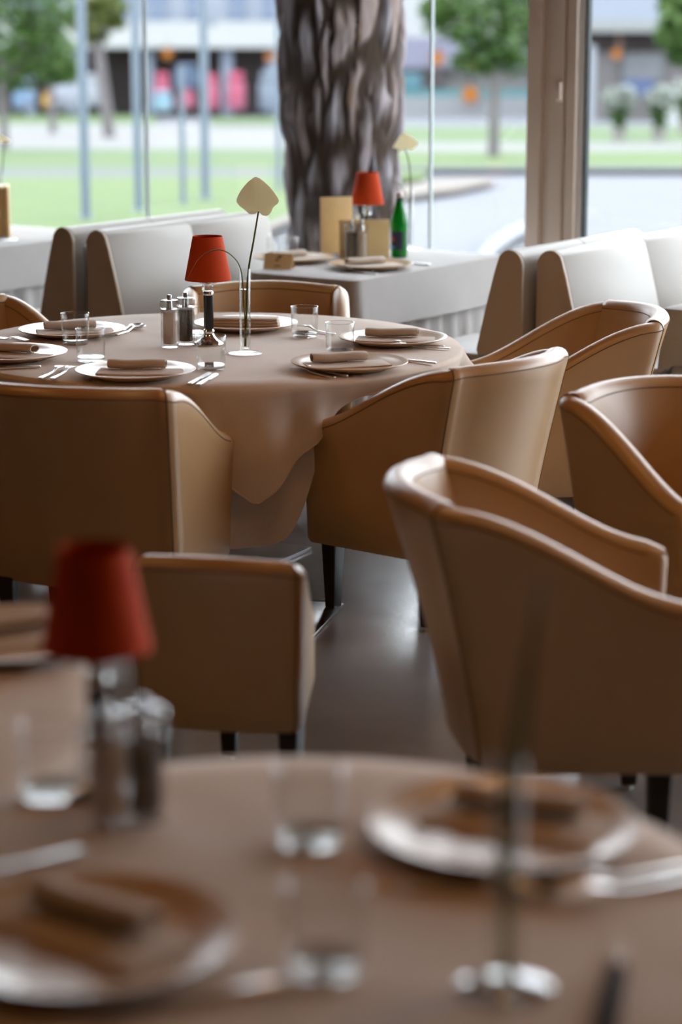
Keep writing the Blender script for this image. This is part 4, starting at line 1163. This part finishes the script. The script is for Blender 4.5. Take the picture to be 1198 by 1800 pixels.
# ---- middle round table
_, P1 = plate('beige plate front right on the round table', 614, 641)
_, P2 = plate('beige plate at the right rim of the round table', 690, 597)
_, P3 = plate('beige plate across the round table behind the vase', 432, 572)
_, P4 = plate('beige plate left rear beyond the two tumblers', 127, 583)
_, P5 = plate('beige plate cut by the left edge of the photo', 18, 624)
_, P6 = plate('beige plate front centre left behind the dark chair back', 238, 655)
napkin('rolled napkin on the front right plate', P1, 14, -0.01, 0.0)
napkin('napkin with open fold on the right rim plate', P2, -6, 0.01, 0.0)
napkin('thick block-folded napkin on the plate across the table', P3, -4, -0.005, 0.01, block=True)
napkin('napkin with raised corner on the left rear plate', P4, 12, 0.01, 0.0)
napkin('bunched napkin on the plate cut by the left edge', P5, -28, 0.0, 0.0)
napkin('napkin rolled square to the rim on the front centre left plate', P6, -3, 0.015, 0.012)
tumbler('tumbler with fork tines showing through, right of the vase', 535, 593)
tumbler('tumbler standing just behind the front right plate', 597, 624)
tumbler('left rear tumbler in front of the left rear plate', 133, 606)
tumbler('tumbler beside the fork heads at front left', 160, 636)
tumbler('tumbler in front of the lamp base', 371, 650)
tumbler('tumbler half hidden behind the pepper mill', 345, 592)
lamp('red shaded lamp with black stem on the round table', 367, 606)
mill('s', 'clear mill with pale salt beside the table lamp', 299, 611)
mill('p', 'clear mill with black peppercorns beside the table lamp', 327, 606)
_, V1 = vase('slim glass bud vase in the middle of the round table', 431, 622)
anthurium('cream anthurium seen from behind, rising from the middle vase', V1,
          [(0.0, 0.0, 0.022), (0.004, 0.003, 0.12), rel(V1, 436, 480), rel(V1, 446, 420), rel(V1, 454, 372)], 0.128, 0.120, -0.10, 0.05, 0.08)
grass_blade('green grass blade arching over the red shade on the round table', V1,
            [(0.002, 0.004, 0.03), (-0.002, 0.004, 0.13), rel(V1, 424, 478), rel(V1, 408, 450), rel(V1, 383, 439), rel(V1, 352, 452), rel(V1, 327, 492)])
cutlery('f', 'inner fork left of the front right plate', (610, 664), (496, 642))
cutlery('f', 'outer fork left of the front right plate', (588, 667), (474, 642))
cutlery('k', 'knife poking out right of the front right plate', (766, 641), (690, 633))
cutlery('f', 'upper fork in front of the right rim plate', (781, 611), (650, 605))
cutlery('f', 'lower fork in front of the right rim plate', (791, 615), (655, 610))
cutlery('f', 'left fork beside the front centre left plate', (70, 668), (126, 643))
cutlery('f', 'right fork beside the front centre left plate', (91, 669), (151, 640))
cutlery('k', 'left knife right of the front centre left plate', (333, 678), (378, 652))
cutlery('k', 'right knife right of the front centre left plate', (348, 680), (392, 652))
cutlery('s', 'upper spoon resting beyond the left rear plate', (196, 588), (250, 574))
cutlery('s', 'lower spoon resting beyond the left rear plate', (204, 591), (258, 576))
cutlery('k', 'knife lying behind the plate cut by the left edge', (-70, 588), (20, 598))
cutlery('f', 'fork lying behind the plate cut by the left edge', (-40, 595), (76, 606))
cutlery('k', 'knife in front of the plate cut by the left edge', (72, 647), (-20, 650))
cutlery('f', 'fork right of the tumbler with reflected tines', (588, 590), (548, 582))

# ---- window table with the bottle
_, Q1 = plate('plate on the window table before the green bottle', 652, 467)
_, Q2 = plate('plate on the window table behind the small card', 516, 455)
napkin('napkin on the plate before the green bottle', Q1, 22)
napkin('napkin on the plate behind the small card', Q2, 30)
tumbler('tumbler on the window table behind the small card', 506, 459)
tumbler('second tumbler on the window table left of the kraft menu', 486, 455)
mill('p', 'pepper mill against the wooden menu on the window table', 617, 456)
mill('s', 'salt mill against the wooden menu on the window table', 635, 456)
lamp('red shaded lamp behind the menus on the window table', 645, 441)
_, V2 = vase('bud vase right of the green bottle', 719, 439)
anthurium('cream anthurium seen edge on beside the pine trunk', V2,
          [(0.0, 0.0, 0.022), (0.002, 0.003, 0.15), rel(V2, 722, 340), rel(V2, 719, 290), rel(V2, 712, 262)], 0.115, 0.11, 0.75, 0.25, 0.2)
grass_blade('grass blade arching left over the green bottle', V2, [(0.002, 0.004, 0.03), (0.0, 0.004, 0.2), rel(V2, 716, 350), rel(V2, 704, 326), rel(V2, 690, 320), rel(V2, 672, 322)], 0.003)
cutlery('f', 'upper fork on the window table', (655, 480), (570, 471))
cutlery('f', 'lower fork on the window table', (662, 484), (580, 475))
cutlery('k', 'knife on the window table right of its plate', (756, 467), (700, 462))
def bottle(label, px, py):
    p = at(px, py, ZT); t = thing('water_bottle', label, 'bottle', (p.x, p.y, ON), 0)
    r = 0.0355
    MB().lathe([(0.0, 0.006), (0.022, 0.004), (0.030, 0.0), (r, 0.004), (r, 0.150), (0.034, 0.165), (0.026, 0.195), (0.018, 0.222), (0.0142, 0.245), (0.0138, 0.258), (0.0125, 0.260), (0.0, 0.260)], 36).build('body', M_GREENGLASS, t)
    MB().lathe([(0.0145, 0.236), (0.0149, 0.252)], 24).build('neck_band', M_LABEL_D, t)
    MB().lathe([(0.0148, 0.256), (0.0152, 0.258), (0.0150, 0.272), (0.0135, 0.275), (0.0, 0.275)], 24).build('cap', pbr('silver_red_cap', (0.55, 0.40, 0.38), 0.35, metal=0.4), t)
    def band(name, a0, a1, z0, z1, mat, off, par=t):
        def fn(i, j):
            a = lerp(a0, a1, i / 14); return ((r + off) * math.cos(a), (r + off) * math.sin(a), lerp(z0, z1, j / 2))
        return MB().grid(fn, 15, 3).build(name, mat, par, fix=False)
    fr = -PI / 2
    lb = band('label', fr - 1.25, fr + 0.45, 0.034, 0.112, M_LABEL_D, 0.0006)
    band('back_label', fr + 1.0, fr + 2.4, 0.034, 0.112, pbr('slate_label', (0.10, 0.12, 0.17), 0.5), 0.0006)
    # star and blue mark printed on the label
    def star(name, ca, cz, R_, mat):
        vs = [((r + 0.0012) * math.cos(ca), (r + 0.0012) * math.sin(ca), cz)]
        for k in range(10):
            q = R_ if k % 2 == 0 else R_ * 0.45; an = PI / 2 + PI * k / 5
            a = ca + q * math.cos(an) / r; vs.append(((r + 0.0012) * math.cos(a), (r + 0.0012) * math.sin(a), cz + q * math.sin(an)))
        MB().add(vs, [(0, 1 + k, 1 + (k + 1) % 10) for k in range(10)]).build(name, mat, lb, smooth=False, fix=False)
    star('red_star', fr - 0.75, 0.078, 0.013, M_LABEL_R)
    band('blue_mark', fr - 1.15, fr - 0.55, 0.038, 0.050, M_LABEL_B, 0.0012, lb)
    return t
bottle('green glass water bottle with dark label on the window table', 701, 452)
def menu(label, px0, py0, px1, py1, base_py, mat, yaw, lean, name='menu', text=False):
    c = at((px0 + px1) / 2, base_py, ZT); s = F_PX / (c.y * CT + (HC - ZT) * ST)
    w = (px1 - px0) / s / max(0.3, math.cos(yaw)); h = (base_py - py0) / s / CT
    t = thing(name, label, 'menu', (c.x, c.y, ON), yaw, 'menus on the window table')
    cv = MB().box((0, 0, h / 2), (w, 0.004, h)).build('front_cover', mat, t, bevel=0.0012)
    cv.rotation_euler = (-lean, 0, 0)
    b = MB().box((0, 0.03, h / 2 - 0.001), (w * 0.98, 0.003, h * 0.985)).build('back_cover', mat, t, bevel=0.001)
    b.rotation_euler = (lean * 0.2, 0, 0)
    MB().box((0, 0.016, h / 2 - 0.002), (w * 0.95, 0.012, h * 0.96)).build('pages', M_PAPER, t, bevel=0.001)
    return t
menu('tall kraft menu standing at the foot of the pine', 565, 350, 620, 447, 446, M_KRAFT, 0.30, 0.04)
menu('low pale wooden menu behind the small mills', 596, 389, 684, 455, 455, M_PALEWOOD, 0.05, 0.05)
def napkin_holder():
    p = at(628, 447, ZT); t = thing('paper_slip', 'white paper slip standing below the red shade on the window table', 'paper', (p.x, p.y + 0.02, ON), 0.3)
    MB().box((0, 0, 0.085), (0.022, 0.002, 0.17)).build('sheet', M_PAPER, t); MB().box((0, 0, 0.002), (0.03, 0.02, 0.004)).build('holder', M_PALEWOOD, t)
napkin_holder()
def tent_card():
    p = at(490, 473, ZT); s = F_PX / (p.y * CT + (HC - ZT) * ST)
    w, h, d = 50 / s, 0.062, 0.036
    t = thing('tent_card', 'folded kraft reservation card on the window table corner', 'card', (p.x, p.y + 0.01, ON), -0.22)
    L = math.hypot(h, d); an = math.atan2(d, h)
    for (sg, nm) in ((-1, 'front_leaf'), (1, 'back_leaf')):
        o = MB().add([(-w / 2, sg * d, 0), (w / 2, sg * d, 0), (w / 2, 0, h), (-w / 2, 0, h), (-w / 2, sg * (d - 0.0012), 0), (w / 2, sg * (d - 0.0012), 0), (w / 2, 0, h - 0.0015), (-w / 2, 0, h - 0.0015)],
                 [(0, 1, 2, 3), (7, 6, 5, 4), (0, 4, 5, 1), (1, 5, 6, 2), (2, 6, 7, 3), (3, 7, 4, 0)]).build(nm, M_KRAFT, t, smooth=False)
        if sg < 0: fl_ = o
    def onleaf(x, q): return (x, -d * (1 - q) - 0.0006, h * q + 0.0003)
    # printed mark: slanted oval emblem and a short line of lettering
    em = []
    for k in range(20):
        a = 2 * PI * k / 20; em.append(onleaf(0.0075 * math.cos(a) + 0.006 * math.sin(a), 0.68 + 0.19 * math.sin(a)))
    inn = []
    for k in range(20):
        a = 2 * PI * k / 20; inn.append(onleaf(0.0040 * math.cos(a) + 0.0032 * math.sin(a), 0.66 + 0.095 * math.sin(a)))
    MB().add(em + inn, [(k, (k + 1) % 20, 20 + (k + 1) % 20, 20 + k) for k in range(20)]).build('emblem', M_SEAM, fl_, smooth=False, fix=False)
    MB().add([onleaf(0.003, 0.74), onleaf(0.015, 0.90), onleaf(0.018, 0.84), onleaf(0.007, 0.72)], [(0, 1, 2, 3)]).build('emblem_leaf', M_SEAM, fl_, smooth=False, fix=False)
    for k, (x, ww) in enumerate(((-0.012, 0.004), (-0.0065, 0.003), (-0.002, 0.004), (0.0035, 0.003), (0.008, 0.004))):
        MB().add([onleaf(x, 0.16), onleaf(x + ww, 0.16), onleaf(x + ww, 0.26), onleaf(x, 0.26)], [(0, 1, 2, 3)]).build('lettering', M_SEAM, fl_, smooth=False, fix=False)
tent_card()

# ---- far left window table
def menu_block():
    p = at(4, 415, ZT); s = F_PX / (p.y * CT + (HC - ZT) * ST); h = 86 / s / CT; w = 0.022
    t = thing('menu_stand', 'wooden menu stand with rounded boards on the far left table', 'menu', (p.x, p.y, ON), 0.1)
    for k, x in enumerate((-0.030, -0.002, 0.026)):
        pts = []
        for q in range(9):
            a = PI * q / 8; pts.append((x + 0.011 * math.cos(a), h - 0.011 + 0.011 * math.sin(a)))
        pts = [(x + 0.011, 0.0)] + pts + [(x - 0.011, 0.0)]
        n = len(pts); dd = 0.075
        vs = [(a, -dd, z) for (a, z) in pts] + [(a, dd, z) for (a, z) in pts]
        MB().add(vs, [tuple(range(n)), tuple(range(2 * n - 1, n - 1, -1))] + [(k2, (k2 + 1) % n, (k2 + 1) % n + n, k2 + n) for k2 in range(n)]).build('board', M_WOOD, t)
menu_block()
_, V3 = vase('bud vase behind the menu stand on the far left table', 2, 402)
anthurium('cream anthurium at the far left edge above the menu stand', V3, [(0, 0, 0.02), (0.0, 0.0, 0.15), rel(V3, 4, 300), rel(V3, 8, 250)], 0.095, 0.085, 0.9, -0.5, 0.0)
cutlery('k', 'knife lying at the corner of the far left table', (30, 423), (-20, 427))

# ---- near table (out of focus)
_, A1 = plate('blurred beige plate on the right of the near table', 880, 1456)
_, A2 = plate('blurred beige plate at the lower left corner', 150, 1652)
napkin('blurred folded napkin on the right near plate', A1, -24, 0.03, 0.02)
napkin('blurred folded napkin on the lower left plate', A2, -38, 0.0, 0.02)
lamp('blurred dark red lamp in the left foreground', 176, 1398)
mill('s', 'blurred salt mill beside the foreground lamp', 192, 1452)
mill('p', 'blurred pepper mill beside the foreground lamp', 256, 1440)
tumbler('blurred tumbler between the two near plates', 543, 1482)
tumbler('blurred tumbler below the middle of the photo bottom', 572, 1706)
tumbler('blurred tumbler left of the foreground salt mill', 92, 1400)
_, V4 = vase('blurred bud vase in the right foreground', 886, 1742)
anthurium('blurred tall green stem in the right foreground vase', V4,
          [(0.0, 0.0, 0.022), (0.006, 0.0, 0.15), rel(V4, 925, 1250), rel(V4, 945, 1060)], 0.014, 0.03, 0.1, 1.2, 0.0, M_STEM)
grass_blade('blurred grass blade beside the tall foreground stem', V4, [(0.003, 0.003, 0.03), (-0.003, 0.004, 0.2), rel(V4, 908, 1270), rel(V4, 935, 1080)], 0.014)
cutlery('f', 'upper blurred fork right of the near right plate', (1230, 1526), (1000, 1568))
cutlery('f', 'lower blurred fork right of the near right plate', (1240, 1546), (960, 1598))
cutlery('s', 'blurred spoon under the rim of the near right plate', (700, 1566), (930, 1576))
def dark_knife():
    a = at(1060, 1830, ZT); b = at(1106, 1605, ZT)
    t = thing('steak_knife', 'blurred dark-handled knife pointing up from the lower right corner', 'knife', (a.x, a.y, ON), math.atan2(b.y - a.y, b.x - a.x), 'steel cutlery')
    vs, fs = strip([(0.0, 0.006), (0.006, 0.0115), (0.06, 0.0125), (0.11, 0.0115), (0.165, 0.0105), (0.172, 0.009)], lambda x: 0.0, 0.012, '', None)
    MB().add(vs, fs).build('handle', pbr('ebony_handle', (0.008, 0.006, 0.006), 0.8, spec=0.1), t, bevel=0.003)
    MB().box((0.176, 0, 0.0055), (0.010, 0.018, 0.009)).build('bolster', M_WOOD, t, bevel=0.001)
    vs, fs = strip([(0.18, 0.010), (0.21, 0.011), (0.235, 0.008), (0.245, 0.001)], lambda x: 0.0025, 0.0025, '', None)
    MB().add(vs, fs).build('blade', M_TAUPE, t)
dark_knife()
cutlery('k', 'blurred knife right of the lower left plate', (500, 1730), (250, 1785))
cutlery('f', 'blurred fork behind the lower left plate', (150, 1500), (20, 1530))
# ---- left table behind it
_, B1 = plate('blurred plate on the left table under the orange glint', 22, 1122)
napkin('blurred napkin on the plate of the left table', B1, 20)
cutlery('s', 'blurred spoon shining on the left table by the lamp', (60, 1180), (150, 1152))
cutlery('f', 'blurred fork beside the spoon on the left table', (40, 1188), (140, 1160))

# ---------------------------------------------------------------- ceiling lamps of the room
M_BULB = new_mat('warm_bulb')[0]; emit(M_BULB, (1.0, 0.62, 0.30), 14.0)
def downlight(label, x, y, w):
    t = thing('ceiling_lamp', label, 'lamp', (x, y, RH), 0, 'warm ceiling lamps')
    MB().lathe([(0.075, -0.02), (0.085, -0.012), (0.085, 0.0), (0.0, 0.0)], 24).build('housing', M_BLACK, t)
    MB().lathe([(0.055, -0.022), (0.0, -0.024)], 20).build('bulb', M_BULB, t)
    ld = bpy.data.lights.new('lamp_light', 'SPOT'); ld.energy = w; ld.color = (1.0, 0.40, 0.09); ld.shadow_soft_size = 0.05
    ld.spot_size = math.radians(150); ld.spot_blend = 0.6
    lo = bpy.data.objects.new('lamp_light', ld); COL.objects.link(lo); lo.parent = t; lo.location = (0, 0, -0.05)
for (x, y, w, where) in ((-3.2, 3.4, 2.2, 'over the aisle left of the near tables'),
                         (1.6, 3.0, 2.0, 'over the large near chair'), (3.6, 2.8, 1.6, 'far out to the right'), (-2.6, 5.8, 2.4, 'left of the round middle table'), (0.5, 5.2, 2.0, 'over the middle aisle'), (3.2, 5.0, 1.8, 'over the right-hand chairs')):
    downlight('round warm ceiling lamp ' + where, x, y, w * 1.3)
